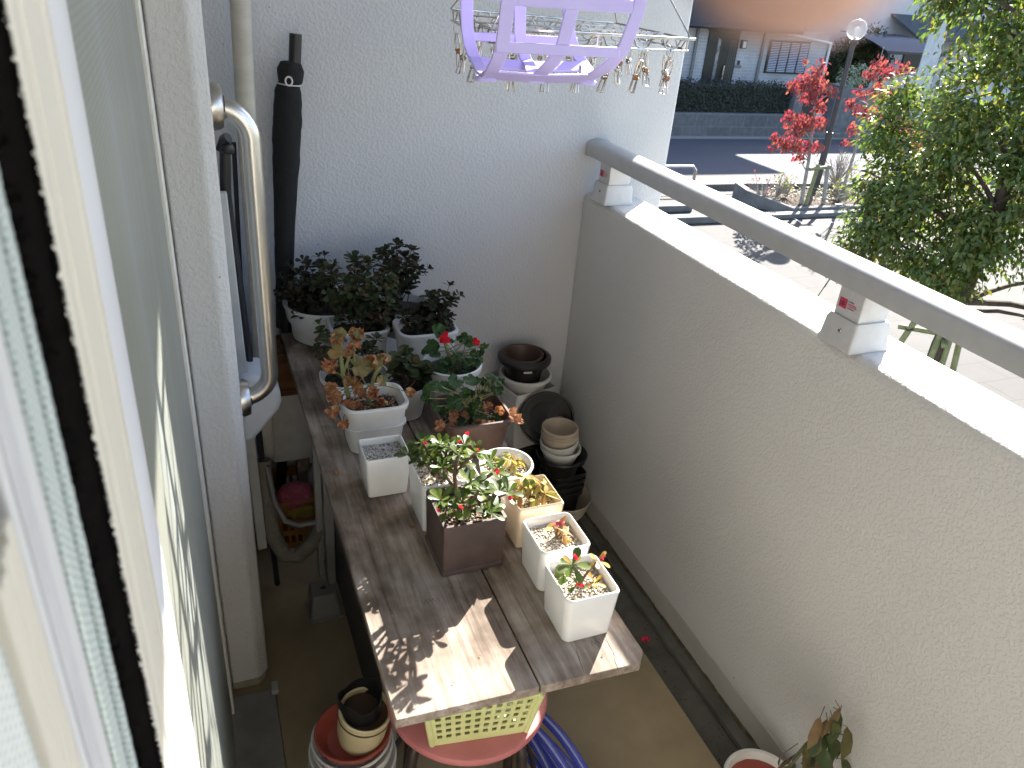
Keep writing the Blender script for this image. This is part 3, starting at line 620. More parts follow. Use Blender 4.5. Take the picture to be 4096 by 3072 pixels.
crown_plant(t, (.515,1.235,TT+.08), [(.503,1.225,.808)], None, rg, .034, .0125, n=9)
def wilted(parent, base, pts, rg, L=.022, W=.008, name='wilted_foliage', mat=None, n=7):
    lf = MB(); st = MB()
    for c in pts:
        c = Vector(c); st.tube([Vector(base), Vector(base).lerp(c,.6)+Vector((0,0,.008)), c], .0016, 5)
        for i in range(n):
            a = rg.uniform(0, 6.28); d = Vector((math.cos(a), math.sin(a), rg.uniform(-.9, .7))); leaf(lf, c, d, (rg.uniform(-1,1),rg.uniform(-1,1),1), L*rg.uniform(.6,1.2), W*rg.uniform(.8,1.3), 'la', rg.uniform(-.2,.9), .5)
    build(name, lf, mat or m_wilt, parent); build('dry_stem', st, m_stemw, parent)
wilted(t, (.553,1.235,TT+.078), [(.549,1.23,.803),(.557,1.225,.79),(.57,1.235,.795),(.535,1.24,.795),(.56,1.25,.80)], rg)
t = thing('potted_plant', 'wilting pale plant in a cream coloured square ceramic pot', 'potted plant', (.553, 1.119, TT), GRP)
build('pot', MB().rrloft(ceramic_prof(.097, .101, .101, .006, .005, .018, .085, .088), (.553, 1.119, TT+.0005)), m_cream, t)
soilpatch('soil', t, (.553,1.119), .082, .086, TT+.079, m_grit, .005); gravel(t, (.553,1.119), .08, .084, TT+.0795, m_gravelw, 480, .0022, 6)
wilted(t, (.55,1.12,TT+.08), [(.53,1.12,.815),(.55,1.115,.81),(.572,1.12,.815),(.54,1.13,.828),(.552,1.10,.795),(.575,1.105,.80),(.525,1.11,.80)], rg, .030, .0095)
b = MB(); [leaf(b, (.535+.012*i,1.12,.80), (rg.uniform(-.4,.4),-.2,1), (0,-1,.2), .036, .011, 'ob', .1, .2) for i in range(3)]; build('foliage', b, m_thorn, t)
t = thing('potted_plant', 'shrivelled brown plant in a white square ceramic pot, second pot from the table front', 'potted plant', (.5505, .997, TT), GRP)
build('pot', MB().rrloft(ceramic_prof(.100, .104, .097, .013, .006, .012, .090, .094), (.5505, .997, TT+.0005)), m_ceramic, t)
soilpatch('soil', t, (.5505,.997), .078, .082, TT+.079, m_grit, .005); gravel(t, (.5505,.997), .078, .082, TT+.0795, m_gravelw, 800, .0019, 7)
wilted(t, (.553,.998,TT+.08), [(.553,.998,.797),(.545,1.0,.805),(.562,.99,.79),(.556,1.005,.803)], rg, .030, .010, 'withered_foliage', leafmat('dry_leaf', [(.45,.27,.12),(.38,.2,.09),(.5,.34,.17),(.33,.15,.08)], .7, .25, .3), n=4)
m_dryp = leafmat('dry_pink', [(.38,.07,.12),(.3,.06,.09)], .7, .2)
for p_ in ((.548,.998,.815),(.56,1.0,.81)): b = MB(); flowers(b, [p_], rg, .004); build('dry_flower', b, m_dryp, t)
t = thing('potted_plant', 'small thorny plant with pink flowers in the white square pot nearest the table front', 'potted plant', (.5435, .873, TT), GRP)
build('pot', MB().rrloft(ceramic_prof(.101, .104, .098, .013, .006, .012, .090, .095), (.5435, .873, TT+.0005)), m_ceramic, t)
soilpatch('soil', t, (.5435,.873), .079, .083, TT+.081, m_grit, .005); gravel(t, (.5435,.873), .079, .083, TT+.0815, m_gravelw, 820, .0019, 9)
st = MB(); lfm = MB(); fb = MB(); yl = MB()
thorn_stem(st, [(.545,.878,TT+.08),(.536,.877,.80),(.522,.874,.828)], .0024); thorn_stem(st, [(.547,.88,TT+.08),(.557,.879,.80),(.569,.876,.822)], .0022)
thorn_stem(st, [(.543,.872,TT+.08),(.533,.865,.784)], .0018); thorn_stem(st, [(.549,.872,TT+.08),(.562,.862,.786)], .0018)
c0 = Vector((.521,.873,.830))
for d, L_, W_ in (((-1,-.25,.12),.034,.017),((1,-.3,-.05),.033,.016),((.25,-.7,-.55),.034,.014),((.5,.4,.8),.030,.015),((-.4,-.2,-.8),.024,.012),((-.7,.5,.3),.022,.011)): leaf(lfm, c0, d, (0,-.4,1), L_, W_, 'ob', .15, .15)
for d in ((-.5,.3,.6),(.7,.3,.5)): leaf(yl, c0, d, (0,-.4,1), .022, .010, 'ob', .15, .15)
for d in ((-.8,0,.1),(-.4,-.3,-.6),(.1,-.2,-.8)): leaf(lfm, (.507,.872,.812), d, (0,-.6,.6), .018, .011, 'ob', .1, .1)
for c, n_ in (((.57,.876,.824),6),((.562,.862,.788),6)): rosette(yl, c, (0,-.2,1), n_, .024, .009, 'ob', rg, -20, 50)
rosette(lfm, (.533,.865,.786), (0,-.2,1), 5, .022, .010, 'ob', rg, -10, 60); leaf(lfm, (.575,.872,.79), (.2,-.3,-.9), (0,-1,.3), .026, .012, 'ob', .1, .1)
build('stem', st, m_stemw, t); build('foliage', lfm, m_thorn, t); build('yellowed_leaf', yl, leafmat('orange_leaf', [(.5,.28,.07),(.42,.3,.08),(.5,.36,.14)], .45, .35), t)
for ps in (((.524,.870,.849),(.525,.871,.844)),((.580,.876,.828),),((.531,.862,.796),),((.540,.862,.79),)): fb = MB(); flowers(fb, ps, rg, .0034); build('flower', fb, m_pinkfl, t)
# bits fallen on the table
b = MB()
for i in range(46):
    x, y = rg.uniform(.2,.6), rg.uniform(.78,1.5); leaf(b, (x,y,TT+.002), (rg.uniform(-1,1),rg.uniform(-1,1),.1), (0,0,1), rg.uniform(.003,.008), rg.uniform(.002,.004), 'di', .3, .4)
rleaf(b, (.333,1.195,TT+.004), (0,-.3,1), .006, rg, .2, .1, 5, .8); rleaf(b, (.223,1.42,TT+.004), (0,-.3,1), .008, rg, .2, .1, 5, .8)
tag(build('leaf_litter', b, m_wither, loc=(.4,1.1,TT)), 'tiny dry leaf crumbs scattered over the plank table top', 'litter', kind='stuff')

# ------------------------------------------------------------------ stacks beside the wall
def cup_prof(rb, rt, h, rim=.004, th=.003, rimh=.01):
    return [(rb*.85,0),(rb,.003),(rt-rim,h-rimh),(rt,h-rimh+.001),(rt,h-.002),(rt-.002,h),(rt-rim-th+.001,h),(rt-rim-th,h-.004),(rb-th,.008),(.004,.008)]
b = MB().rrloft([(.17,.16,.02,0),(.175,.165,.02,.003),(.15,.14,.02,.214),(.148,.138,.02,.217),(.01,.01,.003,.217)], (.985,2.13,.001), rad(10))
tag(build('black_tub', b, m_blackpl), 'upturned black plastic tub supporting the pot stack in the back corner', 'tub', kind=None)
def sqprof(wt, wb, h): return [(wb*.96,wb*.9,.006,0),(wb,wb*.94,.006,.002),(wt-.006,(wt-.006)*.9,.007,h-.035),(wt,wt*.9,.007,h-.034),(wt+.002,wt*.9+.002,.007,h-.001),(wt,wt*.9,.007,h),(wt-.006,wt*.9-.006,.006,h),(wb-.006,wb*.94-.006,.005,.006),(.01,.01,.003,.006)]
b = MB().rrloft(sqprof(.156,.115,.19), (.985,2.145,.219), rad(12)); tag(build('square_pot', b, m_whitepl, angle=30), 'lower of the two nested square white plastic pots in the back corner stack', 'plant pot', 'nested pots in the back corner')
b = MB().rrloft(sqprof(.164,.12,.19), (.987,2.145,.262), rad(12)); tag(build('square_pot', b, m_whitepl, angle=30), 'upper square white plastic pot with an open rim under the ribbed pot', 'plant pot', 'nested pots in the back corner')
prof = cup_prof(.055,.090,.085,.006,.003,.012); b = MB(); n = 72; rings = []
for r, z in prof: rings.append([Vector((.985+(r*(1+(.012 if j % 2 else -.012)*(1 if .004 < z < .07 else 0)))*math.cos(2*math.pi*j/n), 2.142+(r*(1+(.012 if j % 2 else -.012)*(1 if .004 < z < .07 else 0)))*math.sin(2*math.pi*j/n), .408+z)) for j in range(n)])
tag(build('ribbed_pot', b.rings(rings), m_whitepl, angle=25), 'round white pot with vertical ribs between the square white pot and the black pots', 'plant pot', 'nested pots in the back corner')
t = thing('flanged_pot', 'black plastic pot with a wide rolled rim topping the corner stack', 'plant pot', (.972,2.135,.44), 'nested pots in the back corner')
build('pot', MB().lathe([(.045,0),(.05,.003),(.072,.105),(.090,.106),(.0915,.112),(.090,.120),(.084,.125),(.074,.127),(.071,.118),(.05,.01),(.004,.01)], (.972,2.135,.44), 52), m_darkpl, t)
build('price_label', MB().obox((.958,2.0655,.532), (.014,-.0022,0), (0,.0004,0), (0,0,.0035)), m_whitepl, t)
b = MB().lathe([(.04,0),(.045,.003),(.068,.075),(.070,.078),(.068,.082),(.063,.080),(.040,.02),(.004,.018)], (.968,2.138,.488), 48)
tag(build('inner_pot', b, m_brownpl), 'dark brown pot nested inside the black rolled rim pot on the corner stack', 'plant pot', 'nested pots in the back corner')
# sieve
t = thing('garden_sieve', 'round dark garden sieve leaning on the corner pot stack', 'sieve', (1.02,2.016,.29))
nrm = Vector((-.32,-.88,.36)).normalized(); q = nrm.to_track_quat('Z','Y').to_matrix().to_4x4(); cs = (1.020,2.016,.378)
m_sieve = M('sieve_green_black', (.020,.021,.017), (.014,.015,.012), 30, .4)
build('rim', MB().lathe([(.082,-.03),(.086,-.032),(.091,.012),(.093,.018),(.091,.021),(.087,.02),(.085,.012),(.083,-.005),(.078,-.026)], cs, 56, mat=q, closed=True), m_sieve, t)
build('ring', MB().lathe([(.058,-.012),(.086,-.004),(.086,-.001),(.058,-.009)], cs, 56, mat=q, closed=True), m_sieve, t)
b = MB(); X = (q @ Vector((1,0,0))); Y = (q @ Vector((0,1,0))); N = nrm
for i in range(-16, 17):
    u = i*.0036; h = math.sqrt(max(0, .06**2-u*u)); c = Vector(cs)-N*.011
    b.tube([c+X*u-Y*h, c+X*u+Y*h], .0011, 4); b.tube([c+Y*u-X*h+N*.0006, c+Y*u+X*h+N*.0006], .0011, 4)
build('wire_mesh', b, m_sieve, t)
# stack B: bowl, black square pots, saucer, white pot, beige pots
bc = (1.078,1.925)
tag(build('cream_bowl', MB().lathe([(.035,0),(.045,.004),(.075,.05),(.092,.105),(.0935,.109),(.091,.111),(.088,.108),(.070,.05),(.04,.01),(.004,.01)], (bc[0],bc[1],.002), 52), M('cream_dusty', (.5,.44,.35), (.40,.34,.26), 18, .55)), 'dusty cream bowl on the floor holding nested black square pots by the parapet', 'bowl')
for k, (z, wt) in enumerate(((.015,.118),(.040,.121),(.066,.123),(.090,.124))):
    b = MB().rrloft([(.085,.085,.012,0),(wt-.014,wt-.014,.014,.128),(wt,wt,.016,.130),(wt,wt,.016,.142),(wt-.003,wt-.003,.015,.144),(wt-.012,wt-.012,.014,.144),(.08,.08,.01,.01),(.01,.01,.003,.01)], (bc[0]-.02,bc[1]+.0,z), rad(6))
    tag(build('square_pot', b, m_blackpl, angle=30), 'one of the nested black square pots standing in the cream bowl', 'plant pot', 'nested black square pots')
b = MB().lathe([(.05,0),(.056,.003),(.066,.05),(.082,.056),(.086,.066),(.084,.071),(.078,.069),(.062,.058),(.05,.012),(.004,.012)], (1.04,1.915,.232), 52)
tag(build('wide_rim_pot', b, m_blackpl), 'black wide rimmed round pot under the white and beige pots by the parapet', 'plant pot')
b = MB().lathe(cup_prof(.048,.068,.062,.003,.003,.012), (1.037,1.922,.262), 48); tag(build('round_pot', b, m_whitepl), 'white round pot sitting in the black wide rimmed pot', 'plant pot')
b = MB().lathe(cup_prof(.046,.064,.07,.003,.003,.012), (0,0,0), 48, mat=Matrix.Rotation(rad(-7), 4, 'Y')); b.v = [(v[0]+1.038,v[1]+1.925,v[2]+.279) for v in b.v]
tag(build('round_pot', b, m_whitepl), 'white round pot tilted under the pile of beige pots', 'plant pot')
for k in range(3):
    b = MB().lathe(cup_prof(.045,.0625-.0008*k,.072,.003,.003,.012), (1.033-.001*k,1.932,.294+.0135*k), 48)
    tag(build('beige_pot', b, m_beige), ('lowest beige pot of the nested pile of three', 'middle beige pot of the nested pile of three', 'top beige pot, open and empty, of the nested pile by the parapet')[k], 'plant pot', 'nested beige pots')
# ------------------------------------------------------------------ foreground: stool, basket, hose, saucers
t = thing('round_stool', 'pink round stool with dark metal legs under the front of the plank table', 'stool', (.393,.985,0))
m_legdark = M('dark_leg', (.03,.025,.022), (.05,.035,.03), 30, .4, .3)
build('seat', MB().lathe([(.10,.425),(.150,.427),(.157,.434),(.158,.440),(.155,.447),(.148,.450),(.08,.449),(.01,.4485)], (.393,.985,0), 64), m_pink, t)
for a in (-62, 28, 118, 208):
    c, s = math.cos(rad(a)), math.sin(rad(a)); P = lambda r, z: (.393+r*c, .985+r*s, z)
    build('leg', MB().tube([P(.10,.422), P(.128,.419), P(.143,.405), P(.150,.36), P(.158,.2), P(.168,.004)], .011, 10), m_legdark, t)
b = MB(); b.tube([(.393+.155*math.cos(rad(i*10)), .985+.155*math.sin(rad(i*10)), .2) for i in range(36)], .006, 8, True); build('foot_ring', b, m_legdark, t)
# yellow green basket
t = thing('plastic_basket', 'yellow green perforated plastic basket of papers and labels on the pink stool', 'basket', (.385,.95,.4505))
def grid_wall(mb, p00, p10, p01, p11, nu, nv, mu, mv, hole, th):
    # wall patch with rectangular holes; p00 bottom left, p10 bottom right, p01 top left, p11 top right
    p00, p10, p01, p11 = map(Vector, (p00, p10, p01, p11)); nor = (p10-p00).cross(p01-p00).normalized()*th
    def P(u, v): return p00*(1-u)*(1-v)+p10*u*(1-v)+p01*(1-u)*v+p11*u*v
    us = [0]; 
    for i in range(nu): a = mu+(1-2*mu)*(i+.5-hole/2)/nu; us += [a, a+(1-2*mu)*hole/nu]
    us.append(1); vs_ = [0]
    for j in range(nv): a = mv[0]+(1-mv[0]-mv[1])*(j+.5-hole/2)/nv; vs_ += [a, a+(1-mv[0]-mv[1])*hole/nv]
    vs_.append(1)
    vid = {}; V = []; Fc = []
    def vi(i, j, k):
        if (i, j, k) not in vid: vid[(i, j, k)] = len(V); V.append(P(us[i], vs_[j])+nor*k)
        return vid[(i, j, k)]
    solid = lambda i, j: not (i % 2 == 1 and j % 2 == 1)
    for i in range(len(us)-1):
        for j in range(len(vs_)-1):
            if solid(i, j):
                Fc.append((vi(i,j,0), vi(i+1,j,0), vi(i+1,j+1,0), vi(i,j+1,0))); Fc.append((vi(i,j,1), vi(i,j+1,1), vi(i+1,j+1,1), vi(i+1,j,1)))
            else:
                for (a, c) in (((i,j),(i+1,j)),((i+1,j),(i+1,j+1)),((i+1,j+1),(i,j+1)),((i,j+1),(i,j))): Fc.append((vi(*a,0), vi(*c,0), vi(*c,1), vi(*a,1)))
    mb.add(V, Fc)
def basket(t, c, rot, wb, db, wt, dt, h, mat, nu, nd, nv, name='body', hole=.55):
    z0 = c[2]; cr, sr = math.cos(rot), math.sin(rot)
    W_ = lambda x, y, z: (c[0]+x*cr-y*sr, c[1]+x*sr+y*cr, z0+z)
    bq = [(-wb/2,-db/2),(wb/2,-db/2),(wb/2,db/2),(-wb/2,db/2)]; tq = [(-wt/2,-dt/2),(wt/2,-dt/2),(wt/2,dt/2),(-wt/2,dt/2)]
    b = MB()
    for k in range(4):
        a, e = k, (k+1) % 4; grid_wall(b, W_(*bq[a],.004), W_(*bq[e],.004), W_(*tq[a],h), W_(*tq[e],h), nu if k % 2 == 0 else nd, nv, .05, (.1,.1), hole, -.0022)
    b.rings([[W_(x,y,0) for x,y,_ in rrect(wb,db,.012,0)], [W_(x,y,.005) for x,y,_ in rrect(wb,db,.012,0)]])
    build(name, b, mat, t, angle=30)
    rim = [W_(x,y,h) for x,y,_ in rrect(wt+.003,dt+.003,.014,0)]; b = MB(); b.tube(rim, .0042, 8, True); build('rim', b, mat, t)
    for k, q in enumerate(bq):
        b = MB(); b.tube([W_(q[0]*.975,q[1]*.975,.002), W_(tq[k][0]*.985,tq[k][1]*.985,h-.002)], .0062, 8); build('corner', b, mat, t)
basket(t, (.392,.965,.4505), rad(-8), .180,.19, .212,.22,.120, m_lime, 10, 10, 5)
m_paper = M('white_label', (.66,.65,.6), (.5,.48,.42), 60, .7); m_paper2 = M('dark_label', (.06,.05,.045), (.16,.12,.09), 60, .6)
rg = random.Random(14)
for i in range(10):
    x, y = .312+.0175*i+rg.uniform(-.006,.006), .905+.012*rg.random()-.025*i/10; z = .475+rg.uniform(0,.03); w_ = rg.uniform(.012,.02)
    b = MB().obox((x,y+.012,z+.02), (w_,-.002,rg.uniform(-.006,.006)), (0,.0005,0), (rg.uniform(-.008,.008),.004,rg.uniform(.02,.034)))
    tag(build('plant_label', b, m_paper2 if i in (1,2,4) else m_paper, smooth=False), 'plant label or paper scrap among others in the yellow green basket', 'label', 'papers in the yellow green basket')
# blue hose
b = MB(); strands = [(-.05,.0),(-.025,.018),(0,.002),(.022,.02),(.045,.004),(-.012,.036),(.012,.038)]
t = thing('garden_hose', 'coil of blue braided garden hose on the floor beside the stool', 'hose', (.64,1.05,0))
m, nt, bb = newmat('braided_blue_hose'); tc = nt.nodes.new('ShaderNodeTexCoord'); mp = nt.nodes.new('ShaderNodeMapping'); nt.links.new(tc.outputs['Object'], mp.inputs[0]); mp.inputs['Rotation'].default_value = (0,0,rad(40))
cols = []
for sgn in (1, -1):
    wv = nt.nodes.new('ShaderNodeTexWave'); wv.inputs['Scale'].default_value = 95; mp = nt.nodes.new('ShaderNodeMapping'); nt.links.new(tc.outputs['Object'], mp.inputs[0]); mp.inputs['Rotation'].default_value = (0,0,rad(45*sgn+80)); nt.links.new(mp.outputs[0], wv.inputs['Vector']); cols.append(ramp(nt, wv.outputs['Fac'], [(.78,(0,0,0)),(.9,(1,1,1))]))
mxx = mixc(nt, 1.0, cols[0], cols[1], 'SCREEN'); nt.links.new(mixc(nt, mxx, (.018,.025,.30), (.12,.15,.55)), bb.inputs['Base Color']); bb.inputs['Roughness'].default_value = .25; bb.inputs['Coat Weight'].default_value = .4
m_hose = m
for k, (ox, oz) in enumerate(strands):
    pts = []
    for i in range(25):
        u = i/24; y = 1.36-.66*u; x = .565+ox*(.6+.9*u)+.12*u+.02*math.sin(3*u+k); z = .014+oz+.10*math.sin(math.pi*min(1,u*1.02))**2*(.6 if k < 5 else .9)
        pts.append((x, y, z))
    b = MB(); b.tube(pts, .0115, 12); build('hose_loop', b, m_hose, t)
    b = MB(); b.tube([(p[0]-.004, p[1], p[2]+.0092) for p in pts], .0028, 5); build('white_stripe', b, M('hose_stripe', (.42,.46,.72), rough=.4) if k == 0 else bpy.data.materials['hose_stripe'], t)
# saucers + cream pot (left of the table)
sc_ = (.180,1.07)
tag(build('white_pot', MB().lathe([(.06,0),(.066,.004),(.083,.19),(.09,.192),(.091,.214),(.087,.216),(.08,.2),(.06,.01),(.004,.01)], (sc_[0],sc_[1],.001), 48), m_greypl), 'grey white round pot at the bottom of the saucer pile', 'plant pot')
for k in range(4):
    r = .086-.002*k+.001*(k % 2); z = .205+.019*k; dx = (.004,-.003,.002,-.001)[k]
    tag(build('saucer', MB().lathe([(.055,0),(.06,.001),(r-.003,.024),(r,.026),(r,.030),(r-.003,.031),(r-.008,.026),(.058,.006),(.004,.006)], (sc_[0]+dx,sc_[1]-dx,z), 56), m_whitepl), ('lowest white saucer of the pile under the red saucer','second white saucer from the bottom of the pile','third white saucer from the bottom of the pile','white saucer directly under the red saucer')[k], 'saucer', 'white saucers in the pile')
tag(build('saucer', MB().lathe([(.05,0),(.055,.001),(.070,.021),(.076,.024),(.077,.028),(.074,.030),(.068,.026),(.052,.006),(.004,.006)], (sc_[0]+.002,sc_[1],.281), 56), m_terra), 'terracotta red saucer on top of the white saucers carrying the cream pot', 'saucer')
t = thing('cream_pot', 'cream glazed round pot with a brown line standing in the terracotta red saucer', 'plant pot', (.194,1.062,.288))
q = Matrix.Rotation(rad(6), 4, 'X') @ Matrix.Rotation(rad(7), 4, 'Y')
build('pot', MB().lathe([(.034,0),(.043,.004),(.049,.03),(.0525,.085),(.0525,.094),(.050,.0965),(.0465,.094),(.044,.05),(.036,.01),(.004,.01)], (.194,1.062,.289), 52, mat=q), m_creampot, t)
build('brown_line', MB().lathe([(.0522,.079),(.0533,.0795),(.0533,.0835),(.0522,.084)], (.194,1.062,.289), 52, mat=q), m_brownline, t)
b = MB(); rings = []
for r, z in [(.03,.03),(.0425,.06),(.0435,.10),(.043,.118),(.041,.119),(.040,.10),(.028,.04)]:
    rings.append([Vector((.198+r*(1+.05*math.sin(3*a_)) *math.cos(a_), 1.065+r*math.sin(a_), .292+z+(.008*math.sin(2*a_+.6)+.003*math.sin(5*a_) if z > .09 else 0))) for a_ in [2*math.pi*j/40 for j in range(40)]])
tag(build('nursery_pot', b.rings(rings, cap0=True, cap1=True), m_blackpl), 'crumpled thin black nursery pot pushed into the cream pot', 'plant pot')
# white pot with a drooping toothed plant by the parapet
rg = random.Random(3)
t = thing('potted_plant', 'drooping toothed leaf plant in a white pot on the floor by the parapet', 'potted plant', (1.045,.79,0))
build('pot', MB().lathe([(.055,0),(.060,.003),(.074,.115),(.082,.118),(.087,.121),(.088,.130),(.085,.133),(.078,.132),(.074,.11),(.06,.02),(.004,.02)], (1.045,.79,.001), 60), m_whitepl, t)
soilpatch('soil', t, (1.045,.79), .148, .148, .112, m_terra, rnd=True)
LV = [(1.08,.711,.46),(1.035,.711,.449),(1.089,.711,.406),(1.126,.711,.385),(1.03,.711,.389),(1.074,.711,.377),(1.155,.711,.32),(1.02,.711,.357),(1.08,.711,.315),(1.127,.711,.28),(.975,.72,.345),(1.0,.711,.318),(1.15,.711,.273),(1.06,.72,.34),(1.10,.715,.35),(1.05,.715,.30),(1.12,.715,.34),(1.07,.72,.42),(1.04,.71,.41),(1.10,.72,.43),(1.06,.70,.44),(1.09,.72,.37),(1.04,.72,.33),(1.11,.71,.30),(1.02,.72,.30),(1.07,.71,.35),(1.13,.715,.31),(1.05,.70,.38)]
st = MB(); lf = MB(); m_browned = leafmat('browned', [(.22,.10,.06),(.18,.12,.05),(.26,.14,.08)], .6, .15)
st.tube([(1.05,.79,.11),(1.06,.77,.22),(1.075,.73,.33),(1.09,.713,.43),(1.083,.711,.465)], [.003,.0028,.0024,.0018,.001], 6); st.tube([(1.052,.79,.11),(1.04,.76,.22),(1.03,.73,.31)], .0022, 6); st.tube([(1.07,.735,.32),(1.12,.715,.36),(1.155,.711,.34)], .0015, 5)
for i, p in enumerate(LV):
    d = Vector((rg.uniform(-.7,.45), rg.uniform(-.5,.1), rg.uniform(-.9,-.15))); st.tube([Vector(p).lerp(Vector((1.07,.735,p[2]+.02)), .5), p], .0009, 4)
    if i in (1,8,10): rb = MB()
    leaf(rb if i in (1,8,10) else lf, p, d, (rg.uniform(-.4,.4),-.7,.6), rg.uniform(.050,.072), rg.uniform(.024,.032), 'ov', rg.uniform(.0,.35), rg.uniform(-.1,.35), .12)
    if i in (1,8,10): build('browned_leaf', rb, m_browned, t)
build('stem', st, m_stemw, t); build('foliage', lf, m_holly, t)
# debris on the gutter
b = MB(); rg = random.Random(8)
for i in range(120):
    x, y = rg.uniform(1.062,1.14), rg.uniform(.75,2.1); leaf(b, (x,y,-.019), (rg.uniform(-1,1),rg.uniform(-1,1),.15), (0,0,1), rg.uniform(.003,.008), rg.uniform(.002,.005), 'di', .3, .4)
tag(build('gutter_debris', b, m_soil, loc=(1.1,1.3,-.02)), 'dark leaf crumbs lying along the floor gutter', 'debris', kind='stuff')
b = MB(); 
for i in range(14): rleaf(b, (1.075+rg.uniform(-.012,.02), .90+rg.uniform(-.02,.025), -.014+rg.uniform(0,.008)), (rg.uniform(-1,1),rg.uniform(-1,1),.8), .008, rg, .3, .1, 5, .6)
tag(build('fallen_petals', b, leafmat('dried_petal', [(.3,.02,.06),(.12,.02,.03),(.42,.05,.12),(.08,.03,.03)], .7, .2), loc=(1.075,.9,-.02)), 'dried red petals in the gutter beside the white pot', 'petals', kind='stuff')
b = MB(); [rleaf(b, (1.095+rg.uniform(-.009,.009), 1.36+rg.uniform(-.009,.009), -.012), (rg.uniform(-.6,.6),-.6,.8), .008, rg, .2, .08, 4, .3) for i in range(4)]
tag(build('fallen_flower', b, m_pinkfl, loc=(1.095,1.36,-.02)), 'single pink fallen flower in the gutter behind the front white pot', 'flower')

# ------------------------------------------------------------------ left side: grab bar, pipes, poles, AC
t = thing('grab_bar', 'brushed steel grab bar bent at both ends on the pilaster side', 'grab bar', (.0455,1.62,.80))
gx, gy = .114, 1.62
def arc(c, r, a0, a1, n=9): return [(c[0]+r*math.cos(rad(a0+(a1-a0)*i/n)), c[1], c[2]+r*math.sin(rad(a0+(a1-a0)*i/n))) for i in range(n+1)]
zt, zb, rr = 1.430, .802, .060
pts = [(.052,gy,zt)]+arc((gx-rr,gy,zt-rr), rr, 90, 0)+arc((gx-rr,gy,zb+rr), rr, 0, -90)+[(.052,gy,zb)]
build('bar', MB().tube(pts, .0188, 20), m_steel, t)
for z in (zt, zb):
    qm = Matrix.Rotation(math.pi/2, 4, 'Y')
    build('flange', MB().lathe([(.043,-.0005),(.043,.010),(.038,.020),(.022,.0225),(.0,.0225)], (.0465,gy,z), 36, mat=qm), m_steel, t)
    build('gasket', MB().lathe([(.0195,.0222),(.0195,.0245),(.0165,.0245)], (.0465,gy,z), 28, mat=qm), m_blackpl, t)
t = thing('wrapped_pipe', 'cream taped air conditioner pipe running down the wall and looping above the floor', 'pipe', (.14,2.1,.3))
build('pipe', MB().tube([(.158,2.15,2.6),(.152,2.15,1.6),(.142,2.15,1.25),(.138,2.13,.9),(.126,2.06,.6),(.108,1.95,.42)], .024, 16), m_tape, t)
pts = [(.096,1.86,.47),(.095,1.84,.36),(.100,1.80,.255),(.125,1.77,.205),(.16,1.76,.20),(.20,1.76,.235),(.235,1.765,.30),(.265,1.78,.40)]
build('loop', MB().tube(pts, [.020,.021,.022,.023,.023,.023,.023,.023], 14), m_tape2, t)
tag(build('drain_hose', MB().tube([(.103,1.84,.46),(.112,1.80,.37),(.135,1.77,.32),(.17,1.76,.305),(.21,1.755,.31),(.25,1.76,.305)], .0075, 8), m_cable), 'thin grey cable sagging between the wall pipe and the outdoor unit', 'cable')
b = MB().prismy([(.047,.770),(.078,.780),(.105,.775),(.130,.756),(.146,.728),(.148,.700),(.140,.676),(.112,.645),(.090,.616),(.070,.596),(.047,.596)], 1.76, 1.88)
tag(build('pipe_cover', b, m_cover, bevel=.022, seg=4), 'smooth white plastic pipe cover behind the lower end of the grab bar', 'pipe cover')
t = thing('rolled_net', 'black net rolled around a pole and tied with white cord leaning in the corner', 'net', (.19,2.2,.0))
P0, P1 = Vector((.150,2.17,.03)), Vector((.283,2.20,1.512)); D = (P1-P0).normalized()
build('pole', MB().tube([P0, P1], .0158, 12), m_blackpole, t)
b = MB(); rings = []; rn = random.Random(6); L_ = (P1-P0).length
stn = [(.46,.015),(.55,.020),(.66,.028),(.78,.0345),(.86,.0375),(.905,.034),(.918,.027),(.924,.031),(.942,.033),(.953,.026),(.955,.017)]
A_ = Vector((D.z,0,-D.x)).normalized(); B_ = D.cross(A_)
fine = []
for i in range(len(stn)-1):
    for k in range(8): u = k/8; fine.append((stn[i][0]*(1-u)+stn[i+1][0]*u, stn[i][1]*(1-u)+stn[i+1][1]*u))
fine.append(stn[-1])
for s_, r in fine:
    c = P0+D*(L_*s_)-A_*(.014 if s_ < .92 else .01)
    rings.append([c+(A_*math.cos(a)+B_*math.sin(a))*(r*(1+.10*noise.noise(Vector((math.cos(a)*1.6, math.sin(a)*1.6, s_*55))))) for a in [2*math.pi*j/22 for j in range(22)]])
build('net', b.rings(rings), m_net, t)
c = P0+D*(L_*.918)-A_*.013; b = MB(); b.tube([c+(A_*math.cos(a)+B_*math.sin(a))*.0295 for a in [2*math.pi*j/20 for j in range(20)]], .0018, 6, True); build('cord', b, m_whitecord, t)
c2 = c+Vector((-.004,-.037,.012)); b = MB(); b.tube([c2+Vector((.0085*math.cos(a), 0, .0105*math.sin(a))) for a in [2*math.pi*j/18 for j in range(18)]], .0023, 7, True); build('cord_ring', b, m_whitecord, t)
t = thing('broom', 'black handled broom with pale grey shaft standing upside down behind the pilaster', 'broom', (.07,1.83,0))
build('handle', MB().tube([(.058,1.84,1.10),(.074,1.84,1.31)], [.013,.012], 10), m_blackpole, t)
build('joint', MB().tube([(.064,1.835,1.30),(.075,1.835,1.325),(.082,1.83,1.33)], [.012,.013,.012], 10), m_blackpole, t)
build('knob', MB().lathe([(0,-.013),(.011,-.009),(.014,0),(.011,.009),(0,.013)], (.079,1.822,1.308), 14), m_blackpl, t)
build('shaft', MB().tube([(.105,1.86,.02),(.083,1.85,.85),(.068,1.84,1.25)], .0085, 10), M('bluish_black', (.02,.022,.028), rough=.4), t)
